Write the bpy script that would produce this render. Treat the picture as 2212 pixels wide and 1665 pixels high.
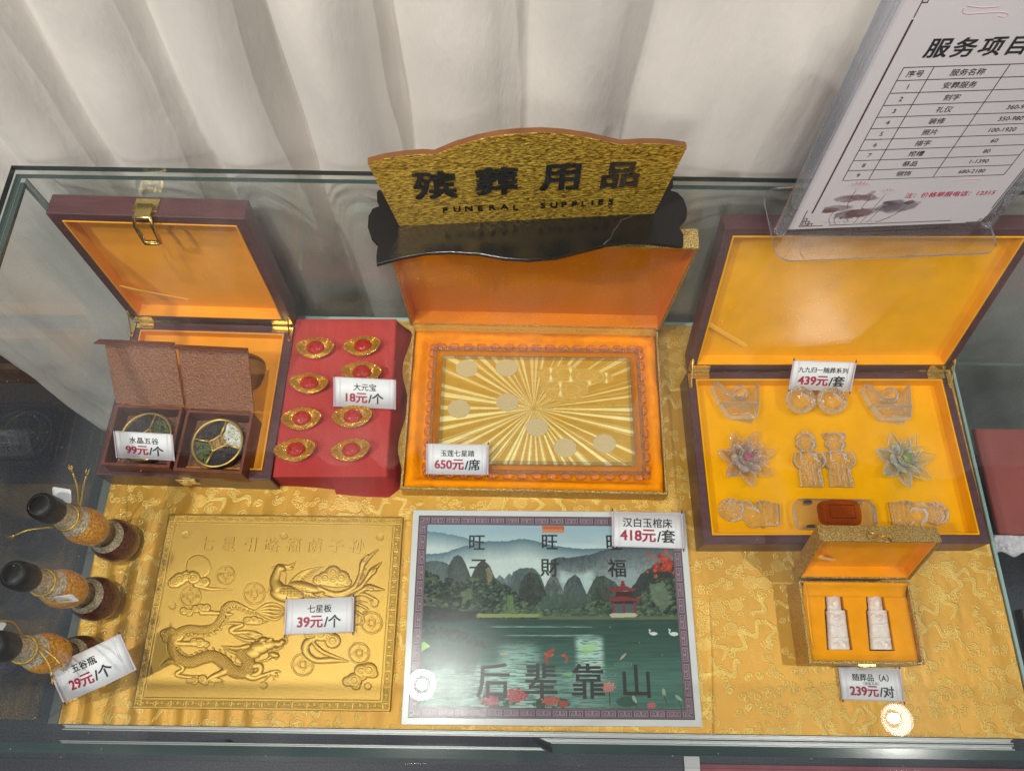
import bpy, math, random
import numpy as np
from mathutils import Matrix, Vector
from mathutils.geometry import tessellate_polygon

C = bpy.context.scene
for o in list(bpy.data.objects): bpy.data.objects.remove(o)
random.seed(7)
PI = math.pi
rad = math.radians

# ------------------------------------------------------------------ camera
CAM_H, FOC = 1.1, 1680.4            # metres above the shelf, focal length in pixels of a 2212 px wide frame
_p, _y, _r = rad(66.565), rad(-0.308), rad(1.202)
_f = Vector((0, math.cos(_p), -math.sin(_p))); _u = Vector((0, math.sin(_p), math.cos(_p))); _x = Vector((1, 0, 0))
_x, _u = math.cos(_r)*_x + math.sin(_r)*_u, -math.sin(_r)*_x + math.cos(_r)*_u
_Z = Matrix.Rotation(_y, 3, 'Z'); _x = _Z @ _x; _u = _Z @ _u; _f = _Z @ _f
cam = bpy.data.objects.new('camera', bpy.data.cameras.new('camera')); C.collection.objects.link(cam)
M = Matrix((_x, _u, -_f)).transposed().to_4x4(); M.translation = (0, 0, CAM_H); cam.matrix_world = M
cam.data.sensor_width = 36; cam.data.lens = 36*FOC/2212; cam.data.clip_start = .01; cam.data.clip_end = 50
C.camera = cam

# ------------------------------------------------------------------ world, lamps, exposure
w = bpy.data.worlds.new('World'); C.world = w; w.use_nodes = True
# dim room: dark walls, brighter ceiling with noise added for contrast in metal reflections
_n, _l = w.node_tree.nodes, w.node_tree.links; _bg = _n['Background']
_tc = _n.new('ShaderNodeTexCoord'); _sp = _n.new('ShaderNodeSeparateXYZ'); _l.new(_tc.outputs['Generated'], _sp.inputs[0])
_rp = _n.new('ShaderNodeValToRGB'); _e = _rp.color_ramp.elements; _e[0].position = .0; _e[0].color = (.10, .10, .11, 1); _e[1].position = 1; _e[1].color = (.52, .54, .60, 1)
_m = _e.new(.35); _m.color = (.17, .17, .18, 1); _m = _e.new(.7); _m.color = (.40, .41, .45, 1); _l.new(_sp.outputs['Z'], _rp.inputs[0])
_ns = _n.new('ShaderNodeTexNoise'); _ns.inputs['Scale'].default_value = 3.2; _ns.inputs['Detail'].default_value = 1; _l.new(_tc.outputs['Generated'], _ns.inputs[0])
_mr = _n.new('ShaderNodeMapRange'); _mr.inputs[1].default_value = .38; _mr.inputs[2].default_value = .62; _mr.inputs[3].default_value = .35; _mr.inputs[4].default_value = 1.5; _l.new(_ns.outputs[0], _mr.inputs[0])
_vm = _n.new('ShaderNodeVectorMath'); _vm.operation = 'SCALE'; _l.new(_rp.outputs[0], _vm.inputs[0]); _l.new(_mr.outputs[0], _vm.inputs['Scale']); _l.new(_vm.outputs[0], _bg.inputs[0])
_w1 = _n.new('ShaderNodeTexBrick'); _w1.inputs['Scale'].default_value = 5; _w1.inputs['Color1'].default_value = (1, 1, 1, 1); _w1.inputs['Color2'].default_value = (0, 0, 0, 1); _w1.inputs['Mortar'].default_value = (0, 0, 0, 1); _w1.inputs['Mortar Size'].default_value = .06; _w1.inputs['Bias'].default_value = -.35; _l.new(_tc.outputs['Generated'], _w1.inputs[0])
_yr = _n.new('ShaderNodeMapRange'); _yr.inputs[1].default_value = -.18; _yr.inputs[2].default_value = -.26; _l.new(_sp.outputs['Y'], _yr.inputs[0])      # bright panels added behind the camera to light the crystal facets
_zr = _n.new('ShaderNodeMapRange'); _zr.inputs[1].default_value = .25; _zr.inputs[2].default_value = .35; _l.new(_sp.outputs['Z'], _zr.inputs[0])
_m1 = _n.new('ShaderNodeMath'); _m1.operation = 'MULTIPLY'; _l.new(_yr.outputs[0], _m1.inputs[0]); _l.new(_zr.outputs[0], _m1.inputs[1])
_m2 = _n.new('ShaderNodeMath'); _m2.operation = 'MULTIPLY'; _l.new(_m1.outputs[0], _m2.inputs[0]); _l.new(_w1.outputs['Color'], _m2.inputs[1])
_m3 = _n.new('ShaderNodeVectorMath'); _m3.operation = 'SCALE'; _m3.inputs[0].default_value = (3.2, 3.1, 3.0); _l.new(_m2.outputs[0], _m3.inputs['Scale'])
_m4 = _n.new('ShaderNodeVectorMath'); _m4.operation = 'ADD'; _l.new(_vm.outputs[0], _m4.inputs[0]); _l.new(_m3.outputs[0], _m4.inputs[1]); _l.new(_m4.outputs[0], _bg.inputs[0])
_bg.inputs[1].default_value = .50
def spot(name, loc, aim, watts, col=(1, .93, .84), size=80, blend=.6, r=.04):
    l = bpy.data.lights.new(name, 'SPOT'); l.energy = watts; l.color = col; l.spot_size = rad(size); l.spot_blend = blend
    l.shadow_soft_size = r
    o = bpy.data.objects.new(name, l); C.collection.objects.link(o); o.location = loc
    o.rotation_euler = (Vector(aim)-Vector(loc)).to_track_quat('-Z', 'Y').to_euler(); return o
spot('spot_lamp', (-1.25, -.45, 2.4), (-.2, .4, 0), 125, (1, .955, .885))
spot('spot_lamp', (-.55, -2.0, 2.30), (0, .6, .3), 54, (1, .955, .90), r=.22)
spot('spot_lamp', (1.297, .032, 2.393), (.55, .3, 0), 96, (1, .955, .885), r=.014)
spot('spot_lamp', (-.282, .115, 2.393), (-.1, .3, 0), 78, (1, .955, .885), r=.014)
for _k, _e in ((-.80, 52), (-.33, 62), (.02, 58), (.50, 44)): spot('curtain_downlight', (_k-.1, -.16, 2.3), (_k+.04, .62, .62), _e, (1, .87, .71), 25, 1., .05)
C.view_settings.view_transform = 'Standard'; C.view_settings.look = 'None'
C.view_settings.exposure = 0; C.view_settings.gamma = 1; C.view_settings.use_curve_mapping = False
C.cycles.max_bounces = 14; C.cycles.transparent_max_bounces = 32; C.cycles.transmission_bounces = 10
C.cycles.glossy_bounces = 5; C.cycles.diffuse_bounces = 3; C.cycles.sample_clamp_indirect = 26
C.cycles.caustics_reflective = False; C.cycles.caustics_refractive = True; C.cycles.blur_glossy = .3
C.cycles.use_denoising = True; C.cycles.denoising_prefilter = 'NONE'

# ------------------------------------------------------------------ pixel -> place helpers
def ray(x, y): return _x*(x-1106) - _u*(y-832.5) + _f*FOC
def at(x, y, z=0.):
    d = ray(x, y); return Vector((0, 0, CAM_H)) + d*((z-CAM_H)/d.z)
def pxm(p): return (Vector(p)-Vector((0, 0, CAM_H))).dot(_f)/FOC     # metres per picture pixel at p
class Plane:
    "a plane with its own 2D axes; uv(px,py) gives local metres"
    def __init__(s, o, ux, uy): s.o, s.ux, s.uy, s.n = o, ux.normalized(), uy.normalized(), ux.cross(uy).normalized()
    def uv(s, x, y):
        d = ray(x, y); c = Vector((0, 0, CAM_H)); t = (s.o-c).dot(s.n)/d.dot(s.n); p = c+d*t-s.o
        return (p.dot(s.ux), p.dot(s.uy))
    def mat(s): 
        m = Matrix((s.ux, s.uy, s.n)).transposed().to_4x4(); m.translation = s.o; return m

# ------------------------------------------------------------------ mesh builder
class MB:
    def __init__(s): s.v = []; s.f = []; s.mi = []; s.M = Matrix()
    def add(s, vs, fs, mi=0):
        n = len(s.v); s.v += [tuple(s.M @ Vector(v)) for v in vs]; s.f += [tuple(i+n for i in f) for f in fs]; s.mi += [mi]*len(fs); return s
    def box(s, x0, x1, y0, y1, z0, z1, mi=0):
        return s.add([(x0,y0,z0),(x1,y0,z0),(x1,y1,z0),(x0,y1,z0),(x0,y0,z1),(x1,y0,z1),(x1,y1,z1),(x0,y1,z1)],
                     [(3,2,1,0),(4,5,6,7),(0,1,5,4),(1,2,6,5),(2,3,7,6),(3,0,4,7)], mi)
    def tray(s, w, d, h, t, fl):
        "open box, outer w x d x h, wall t, floor thickness fl, centred on x, y, from z=0"
        a, b = w/2, d/2; c, e = a-t, b-t
        vs = [(-a,-b,0),(a,-b,0),(a,b,0),(-a,b,0),(-a,-b,h),(a,-b,h),(a,b,h),(-a,b,h),(-c,-e,h),(c,-e,h),(c,e,h),(-c,e,h),(-c,-e,fl),(c,-e,fl),(c,e,fl),(-c,e,fl)]
        fs = [(3,2,1,0),(12,13,14,15)]
        for i in range(4):
            j = (i+1) % 4; fs += [(i,j,4+j,4+i),(4+i,4+j,8+j,8+i),(8+i,8+j,12+j,12+i)]
        return s.add(vs, fs)
    def prism(s, pts, z0, z1, holes=(), mi=0):
        loops = [list(pts)]+[list(h) for h in holes]; flat = [p for l in loops for p in l]; n = len(flat)
        tri = tessellate_polygon([[Vector((p[0],p[1],0)) for p in l] for l in loops])
        vs = [(p[0],p[1],z0) for p in flat]+[(p[0],p[1],z1) for p in flat]; fs = []
        for t in tri:
            a, b, c = [Vector(flat[i]) for i in t]
            if (b-a).x*(c-a).y-(b-a).y*(c-a).x < 0: t = (t[0], t[2], t[1])
            fs += [tuple(i+n for i in t), tuple(reversed(t))]
        k = 0
        for li, l in enumerate(loops):
            m = len(l); ar = sum(l[i][0]*l[(i+1)%m][1]-l[(i+1)%m][0]*l[i][1] for i in range(m)); ccw = (ar > 0) == (li == 0)
            for i in range(m):
                a, b = k+i, k+(i+1)%m
                fs.append((a,b,b+n,a+n) if ccw else (b,a,a+n,b+n))
            k += m
        return s.add(vs, fs, mi)
    def lathe(s, prof, n=32, c=(0,0,0), cap=True):
        vs = []; fs = []
        for r, z in prof:
            vs += [(c[0]+r*math.cos(2*PI*i/n), c[1]+r*math.sin(2*PI*i/n), c[2]+z) for i in range(n)]
        for k in range(len(prof)-1):
            for i in range(n):
                j = (i+1) % n; fs.append((k*n+i, k*n+j, (k+1)*n+j, (k+1)*n+i))
        if cap: fs += [tuple(reversed(range(n))), tuple(range((len(prof)-1)*n, len(prof)*n))]
        return s.add(vs, fs)
    def tube(s, pts, r, n=8, closed=False):
        pts = [Vector(p) for p in pts]; m = len(pts); rr = r if hasattr(r, '__len__') else [r]*m; vs = []; fs = []; up = None
        for i, p in enumerate(pts):
            t = (pts[(i+1) % m]-pts[i-1]) if closed else (pts[min(i+1, m-1)]-pts[max(i-1, 0)])
            t = t.normalized()
            if up is None: up = t.orthogonal()
            up = (up - t*up.dot(t)); up = up.normalized() if up.length > 1e-6 else t.orthogonal().normalized()
            q = t.cross(up)
            vs += [p+(up*math.cos(2*PI*k/n)+q*math.sin(2*PI*k/n))*rr[i] for k in range(n)]
        for i in range(m if closed else m-1):
            a, b = i*n, ((i+1) % m)*n
            for k in range(n):
                l = (k+1) % n; fs.append((a+k, a+l, b+l, b+k))
        if not closed: fs += [tuple(reversed(range(n))), tuple(range((m-1)*n, m*n))]
        return s.add(vs, fs)
    def ball(s, c, r, nu=12, nv=8, sc=(1,1,1), rot=None):
        vs = [(0,0,-1)]; fs = []
        for j in range(1, nv):
            a = -PI/2+PI*j/nv
            vs += [(math.cos(a)*math.cos(2*PI*i/nu), math.cos(a)*math.sin(2*PI*i/nu), math.sin(a)) for i in range(nu)]
        vs.append((0,0,1)); e = len(vs)-1
        for i in range(nu):
            k = (i+1) % nu; fs.append((0, 1+k, 1+i)); fs.append((e, e-nu+i, e-nu+k))
            for j in range(nv-2):
                b = 1+j*nu; fs.append((b+i, b+k, b+nu+k, b+nu+i))
        R = rot or Matrix.Identity(3)
        return s.add([Vector(c)+R @ Vector((v[0]*r*sc[0], v[1]*r*sc[1], v[2]*r*sc[2])) for v in vs], fs)
    def grid(s, fn, nu, nv):
        vs = [fn(i/(nu-1), j/(nv-1)) for j in range(nv) for i in range(nu)]
        fs = [(j*nu+i, j*nu+i+1, (j+1)*nu+i+1, (j+1)*nu+i) for j in range(nv-1) for i in range(nu-1)]
        return s.add(vs, fs)
    def text(s, body, size, cx=0, cy=0, z=0., th=.0003, bold=.0, sx=1., align='CENTER', bow=0.):
        cu = bpy.data.curves.new('t', 'FONT'); cu.body = body; cu.size = 1; cu.extrude = .5; cu.resolution_u = 4
        o = bpy.data.objects.new('t', cu); C.collection.objects.link(o)
        me = bpy.data.meshes.new_from_object(o.evaluated_get(bpy.context.evaluated_depsgraph_get()))
        vs = [v.co.copy() for v in me.vertices]; fs = [tuple(p.vertices) for p in me.polygons]
        bpy.data.objects.remove(o); bpy.data.curves.remove(cu); bpy.data.meshes.remove(me)
        x0 = min(v.x for v in vs); x1 = max(v.x for v in vs); y0 = min(v.y for v in vs); y1 = max(v.y for v in vs)
        ax = (x0+x1)/2 if align == 'CENTER' else x0; ay = (y0+y1)/2; out = []
        for i, (ox, oy) in enumerate([(0, 0)] if not bold else [(0, 0), (-1, -.7), (1, .7), (-1, .7), (1, -.7)]):   # heavier strokes: the glyph overlaid on itself
            out = []
            for v in vs:
                X = cx+((v.x-ax)*sx+ox*bold)*size; Y = cy+(v.y-ay+oy*bold)*size
                out.append((X, Y, z+(v.z+.5)*th*(1+.03*i)-bow*X*X))
            s.add(out, fs)
        return s
    def build(s, name, mat, parent=None, smooth=False, bevel=0., seg=2, angle=35):
        me = bpy.data.meshes.new(name); me.from_pydata(s.v, [], s.f)
        ms = mat if isinstance(mat, (list, tuple)) else [mat]
        for m in ms: me.materials.append(m)
        if len(ms) > 1: me.polygons.foreach_set('material_index', s.mi)
        if smooth:
            me.polygons.foreach_set('use_smooth', [True]*len(s.f))
            if smooth != 'all': me.set_sharp_from_angle(angle=rad(angle))
        me.update()
        o = bpy.data.objects.new(name, me); C.collection.objects.link(o)
        if parent: o.parent = parent
        if bevel:
            b = o.modifiers.new('bevel', 'BEVEL'); b.width = bevel; b.segments = seg; b.limit_method = 'ANGLE'; b.angle_limit = rad(40)
        return o
def npmesh(name, V, F, mat, parent=None, smooth=True, attrs=()):
    "large meshes straight from arrays (all quads)"
    me = bpy.data.meshes.new(name); n = len(V); q = len(F)
    me.vertices.add(n); me.vertices.foreach_set('co', np.asarray(V, np.float32).ravel())
    me.loops.add(q*4); me.loops.foreach_set('vertex_index', np.asarray(F, np.int32).ravel())
    me.polygons.add(q); me.polygons.foreach_set('loop_start', np.arange(q, dtype=np.int32)*4)
    me.polygons.foreach_set('use_smooth', np.full(q, smooth))
    me.update(calc_edges=True); me.validate()
    for an, kind, arr in attrs:
        a = me.attributes.new(an, kind, 'POINT')
        if kind == 'FLOAT': a.data.foreach_set('value', np.asarray(arr, np.float32).ravel())
        else: a.data.foreach_set('color', np.concatenate([arr, np.ones((n, 1))], 1).astype(np.float32).ravel())
    me.materials.append(mat)
    o = bpy.data.objects.new(name, me); C.collection.objects.link(o)
    if parent: o.parent = parent
    return o
def gridF(nu, nv):
    i = np.arange(nu-1)[None, :]; j = np.arange(nv-1)[:, None]; a = (j*nu+i).ravel()
    return np.stack([a, a+1, a+nu+1, a+nu], 1)
def relief_solid(name, hf, w, h, res, mat, parent=None, M=None, base=0., smooth=True):
    "a carved piece: height field hf(X,Y) in metres, solid wherever it is above zero"
    nu, nv = int(w/res)+1, int(h/res)+1
    X, Y = np.meshgrid(np.linspace(-w/2, w/2, nu), np.linspace(-h/2, h/2, nv)); Hh = hf(X, Y)
    ok = Hh > .0003; cell = ok[:-1, :-1] & ok[1:, :-1] & ok[:-1, 1:] & ok[1:, 1:]
    idx = np.arange(nu*nv).reshape(nv, nu); N = nu*nv; F = []
    js, is_ = np.nonzero(cell)
    a, b, c, d = idx[js, is_], idx[js, is_+1], idx[js+1, is_+1], idx[js+1, is_]
    F.append(np.stack([a, b, c, d], 1)); F.append(np.stack([d, c, b, a], 1)+N)
    pad = np.pad(cell, 1)
    for dj, di, e in ((-1, 0, (a, b)), (1, 0, (c, d)), (0, 1, (b, c)), (0, -1, (d, a))):
        m = ~pad[js+1+dj, is_+1+di]; p, q = e[0][m], e[1][m]
        F.append(np.stack([q, p, p+N, q+N], 1))
    F = np.concatenate(F); V = np.concatenate([np.stack([X.ravel(), Y.ravel(), np.maximum(Hh.ravel(), 0)], 1), np.stack([X.ravel(), Y.ravel(), np.full(N, base)], 1)])
    used, inv = np.unique(F.ravel(), return_inverse=True)
    V = V[used]; F = inv.reshape(-1, 4)
    if M is not None:
        m = np.array(M); V = V @ m[:3, :3].T + m[:3, 3]
    return npmesh(name, V, F, mat, parent, smooth)

# ------------------------------------------------------------------ objects
def thing(name, label, cat, loc=(0,0,0), rot=(0,0,0), group=None):
    o = bpy.data.objects.new(name, None); C.collection.objects.link(o); o.empty_display_size = .02
    if isinstance(rot, Matrix):
        m = rot.to_4x4(); m.translation = loc; o.matrix_world = m
    else: o.location = loc; o.rotation_euler = rot
    return tag(o, label, cat, group)
def tag(o, label, cat, group=None):
    o['label'] = label; o['category'] = cat
    if group: o['group'] = group
    return o
def struct(o): o['kind'] = 'structure'; return o

# ------------------------------------------------------------------ numpy noise / drawing
def _h(i, j, s):
    n = (i.astype(np.int64)*374761393 + j.astype(np.int64)*668265263 + s*974711) & 0x7fffffff
    n = ((n ^ (n >> 13))*1274126177) & 0x7fffffff; n = n ^ (n >> 16)
    return (n & 0xffff)/65535.
def noise(x, y, s=0):
    i, j = np.floor(x), np.floor(y); u, v = x-i, y-j; u = u*u*(3-2*u); v = v*v*(3-2*v)
    return (_h(i,j,s)*(1-u)+_h(i+1,j,s)*u)*(1-v)+(_h(i,j+1,s)*(1-u)+_h(i+1,j+1,s)*u)*v
def fbm(x, y, s=0, o=4):
    t = 0; a = .5; n = 0
    for k in range(o): t = t+a*noise(x*2**k, y*2**k, s+k*17); n += a; a *= .5
    return t/n
def sm(a, b, x): t = np.clip((x-a)/(b-a), 0, 1); return t*t*(3-2*t)
def segd(X, Y, pts, rs):
    "height of a rounded stroke: max over points of sqrt(r^2-d^2), plus along/across coordinates"
    Hh = np.zeros_like(X); pts = np.array(pts, float); rs = np.broadcast_to(np.array(rs, float), (len(pts),))
    for k in range(len(pts)-1):
        a, b = pts[k], pts[k+1]; d = b-a; L = max(d@d, 1e-9); R = max(rs[k], rs[k+1])
        m = (X > min(a[0], b[0])-R) & (X < max(a[0], b[0])+R) & (Y > min(a[1], b[1])-R) & (Y < max(a[1], b[1])+R)
        if not m.any(): continue
        x, y = X[m], Y[m]; t = np.clip(((x-a[0])*d[0]+(y-a[1])*d[1])/L, 0, 1); r = rs[k]+(rs[k+1]-rs[k])*t
        q = r*r-(x-a[0]-t*d[0])**2-(y-a[1]-t*d[1])**2
        Hh[m] = np.maximum(Hh[m], np.sqrt(np.maximum(q, 0)))
    return Hh
def spline(pts, n=8):
    P = [np.array(p, float) for p in pts]; P = [2*P[0]-P[1]]+P+[2*P[-1]-P[-2]]; out = []
    for k in range(1, len(P)-2):
        for i in range(n):
            t = i/n; a, b, c, d = P[k-1:k+3]
            out.append(.5*(2*b+(c-a)*t+(2*a-5*b+4*c-d)*t*t+(3*b-a-3*c+d)*t**3))
    out.append(P[-2]); return np.array(out)
def homog(src, dst):
    A = []
    for (x, y), (u, v) in zip(src, dst):
        A += [[x, y, 1, 0, 0, 0, -u*x, -u*y, -u], [0, 0, 0, x, y, 1, -v*x, -v*y, -v]]
    return np.linalg.svd(np.array(A, float))[2][-1].reshape(3, 3)
def hap(Hm, x, y):
    q = Hm[2, 0]*x+Hm[2, 1]*y+Hm[2, 2]; return (Hm[0, 0]*x+Hm[0, 1]*y+Hm[0, 2])/q, (Hm[1, 0]*x+Hm[1, 1]*y+Hm[1, 2])/q
KEY = np.array([[int(c) for c in r] for r in ("11111111", "10000000", "10111110", "10100010", "10101110", "10100000", "10111111", "10000000", "11111111")])[::-1]
def meander(s, t, flip=False):
    "Greek key, s along the band in units of one key, t across 0..1"
    q = (s % 1.); q = np.where((np.floor(s) % 2 == 1) & flip, 1-q, q)
    return KEY[np.clip((t*9).astype(int), 0, 8), np.clip((q*8).astype(int), 0, 7)]
def inpoly(X, Y, pts):
    r = np.zeros(X.shape, bool); n = len(pts)
    for i in range(n):
        (x0, y0), (x1, y1) = pts[i], pts[(i+1) % n]
        if y0 == y1: continue
        r ^= ((y0 > Y) != (y1 > Y)) & (X < (x1-x0)*(Y-y0)/(y1-y0)+x0)
    return r
def lin(*c): return np.array([((v/255+.055)/1.055)**2.4 if v > 10 else v/255/12.92 for v in c])

# ------------------------------------------------------------------ materials
def nt(name):
    m = bpy.data.materials.new(name); m.use_nodes = True; t = m.node_tree
    return m, t.nodes, t.links, t.nodes['Principled BSDF']
def pm(name, col, rough=.5, metal=0., bump=None, var=None, coat=0., spec=.5, sheen=0., trans=0., ior=1.45, stretch=(1,1,1), sss=0., rvar=None):
    "principled material; bump=(scale,strength[,detail]); var=(scale,amount)"
    m, N, L, b = nt(name)
    b.inputs['Base Color'].default_value = (*col, 1); b.inputs['Roughness'].default_value = rough; b.inputs['Metallic'].default_value = metal
    b.inputs['Coat Weight'].default_value = coat; b.inputs['Coat Roughness'].default_value = .06; b.inputs['Specular IOR Level'].default_value = spec
    b.inputs['Sheen Weight'].default_value = sheen; b.inputs['Sheen Roughness'].default_value = .4; b.inputs['Transmission Weight'].default_value = trans; b.inputs['IOR'].default_value = ior
    if sss: b.inputs['Subsurface Weight'].default_value = sss; b.inputs['Subsurface Radius'].default_value = (.01,.008,.006); b.inputs['Subsurface Scale'].default_value = 1
    if bump or var or rvar:
        tc = N.new('ShaderNodeTexCoord'); mp = N.new('ShaderNodeMapping'); mp.inputs['Scale'].default_value = stretch; L.new(tc.outputs['Object'], mp.inputs[0])
    def tex(sc, det=4):
        n = N.new('ShaderNodeTexNoise'); n.inputs['Scale'].default_value = sc; n.inputs['Detail'].default_value = det; L.new(mp.outputs[0], n.inputs[0]); return n
    if bump:
        n = tex(bump[0], bump[2] if len(bump) > 2 else 4); bp = N.new('ShaderNodeBump'); bp.inputs['Strength'].default_value = bump[1]; bp.inputs['Distance'].default_value = .002
        L.new(n.outputs[0], bp.inputs['Height']); L.new(bp.outputs[0], b.inputs['Normal'])
    if var:
        n = tex(var[0]); r = N.new('ShaderNodeMapRange'); r.inputs[1].default_value = .3; r.inputs[2].default_value = .7; r.inputs[3].default_value = 1-var[1]; r.inputs[4].default_value = 1+var[1]*.6
        L.new(n.outputs[0], r.inputs[0]); h = N.new('ShaderNodeVectorMath'); h.operation = 'SCALE'; h.inputs[0].default_value = col; L.new(r.outputs[0], h.inputs['Scale']); L.new(h.outputs[0], b.inputs['Base Color'])
    if rvar:
        n = tex(rvar[0]); r = N.new('ShaderNodeMapRange'); r.inputs[1].default_value = .35; r.inputs[2].default_value = .65; r.inputs[3].default_value = rough-rvar[1]; r.inputs[4].default_value = rough+rvar[1]
        L.new(n.outputs[0], r.inputs[0]); L.new(r.outputs[0], b.inputs['Roughness'])
    return m
def clear(name, tint=(.95,.97,.96), f0=.04, rough=0., smear=False):
    "thin clear sheet: straight-through transparency with a Schlick mirror on top"
    m, N, L, b = nt(name); N.remove(b); out = N['Material Output']
    lw = N.new('ShaderNodeLayerWeight'); lw.inputs[0].default_value = .5
    p = N.new('ShaderNodeMath'); p.operation = 'POWER'; L.new(lw.outputs['Facing'], p.inputs[0]); p.inputs[1].default_value = 5
    q = N.new('ShaderNodeMath'); q.operation = 'MULTIPLY_ADD'; L.new(p.outputs[0], q.inputs[0]); q.inputs[1].default_value = 1-f0; q.inputs[2].default_value = f0
    t = N.new('ShaderNodeBsdfTransparent'); t.inputs[0].default_value = (*tint, 1); g = N.new('ShaderNodeBsdfGlossy'); g.inputs['Roughness'].default_value = rough; g.inputs[0].default_value = (1,1,1,1)
    x = N.new('ShaderNodeMixShader'); L.new(q.outputs[0], x.inputs[0]); L.new(t.outputs[0], x.inputs[1]); L.new(g.outputs[0], x.inputs[2]); L.new(x.outputs[0], out.inputs[0])
    if smear:       # faint dust and wipe marks on the glass
        tc = N.new('ShaderNodeTexCoord'); mp = N.new('ShaderNodeMapping'); mp.inputs['Scale'].default_value = (7, 2.2, 4); mp.inputs['Rotation'].default_value = (0, 0, .6); L.new(tc.outputs['Object'], mp.inputs[0]); n = N.new('ShaderNodeTexNoise'); n.inputs['Scale'].default_value = 1.6; n.inputs['Detail'].default_value = 6; L.new(mp.outputs[0], n.inputs[0])
        r = N.new('ShaderNodeMapRange'); r.inputs[1].default_value = .5; r.inputs[2].default_value = .8; r.inputs[4].default_value = .03; L.new(n.outputs[0], r.inputs[0])
        v = N.new('ShaderNodeTexVoronoi'); v.inputs['Scale'].default_value = 70; L.new(tc.outputs['Object'], v.inputs[0]); k = N.new('ShaderNodeMapRange'); k.inputs[1].default_value = .05; k.inputs[2].default_value = .03; k.inputs[4].default_value = .22; L.new(v.outputs['Distance'], k.inputs[0])
        ad = N.new('ShaderNodeMath'); ad.operation = 'ADD'; L.new(r.outputs[0], ad.inputs[0]); L.new(k.outputs[0], ad.inputs[1])
        d = N.new('ShaderNodeBsdfDiffuse'); d.inputs[0].default_value = (.6, .6, .6, 1); z = N.new('ShaderNodeMixShader'); L.new(ad.outputs[0], z.inputs[0]); L.new(x.outputs[0], z.inputs[1]); L.new(d.outputs[0], z.inputs[2]); L.new(z.outputs[0], out.inputs[0])
    return m
def crystal(name, col=(1,1,1), mix=.3, tcol=None, rough=0., ior=1.6, bump=None, body=.03, glint=0.):
    "solid clear crystal: refraction, with a share of light going straight through so things under it stay lit"
    m, N, L, b = nt(name); N.remove(b); out = N['Material Output']
    g = N.new('ShaderNodeBsdfGlass'); g.inputs[0].default_value = (*col, 1); g.inputs['Roughness'].default_value = rough; g.inputs['IOR'].default_value = ior
    t = N.new('ShaderNodeBsdfTransparent'); t.inputs[0].default_value = (*(col if tcol is None else tcol), 1)
    x = N.new('ShaderNodeMixShader'); x.inputs[0].default_value = mix; L.new(g.outputs[0], x.inputs[1]); L.new(t.outputs[0], x.inputs[2])
    d = N.new('ShaderNodeBsdfDiffuse'); d.inputs[0].default_value = (*[.75*v for v in col], 1); y = N.new('ShaderNodeMixShader'); y.inputs[0].default_value = body; L.new(x.outputs[0], y.inputs[1]); L.new(d.outputs[0], y.inputs[2])
    gl = N.new('ShaderNodeBsdfGlossy'); gl.inputs['Roughness'].default_value = .14; yy = N.new('ShaderNodeMixShader'); yy.inputs[0].default_value = glint; L.new(y.outputs[0], yy.inputs[1]); L.new(gl.outputs[0], yy.inputs[2]); L.new(yy.outputs[0], out.inputs[0])
    if bump:
        tc = N.new('ShaderNodeTexCoord'); n = N.new('ShaderNodeTexNoise'); n.inputs['Scale'].default_value = bump[0]; L.new(tc.outputs['Object'], n.inputs[0])
        bp = N.new('ShaderNodeBump'); bp.inputs['Strength'].default_value = bump[1]; bp.inputs['Distance'].default_value = .002; L.new(n.outputs[0], bp.inputs['Height']); L.new(bp.outputs[0], g.inputs['Normal']); L.new(bp.outputs[0], gl.inputs['Normal'])
    return m
def painted(name, rough=.5, attr='paint', coat=0., coatrough=.06, spec=.5):
    m, N, L, b = nt(name); a = N.new('ShaderNodeAttribute'); a.attribute_name = attr; L.new(a.outputs['Color'], b.inputs['Base Color'])
    b.inputs['Roughness'].default_value = rough; b.inputs['Coat Weight'].default_value = coat; b.inputs['Coat Roughness'].default_value = coatrough; b.inputs['Specular IOR Level'].default_value = spec
    return m
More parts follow.
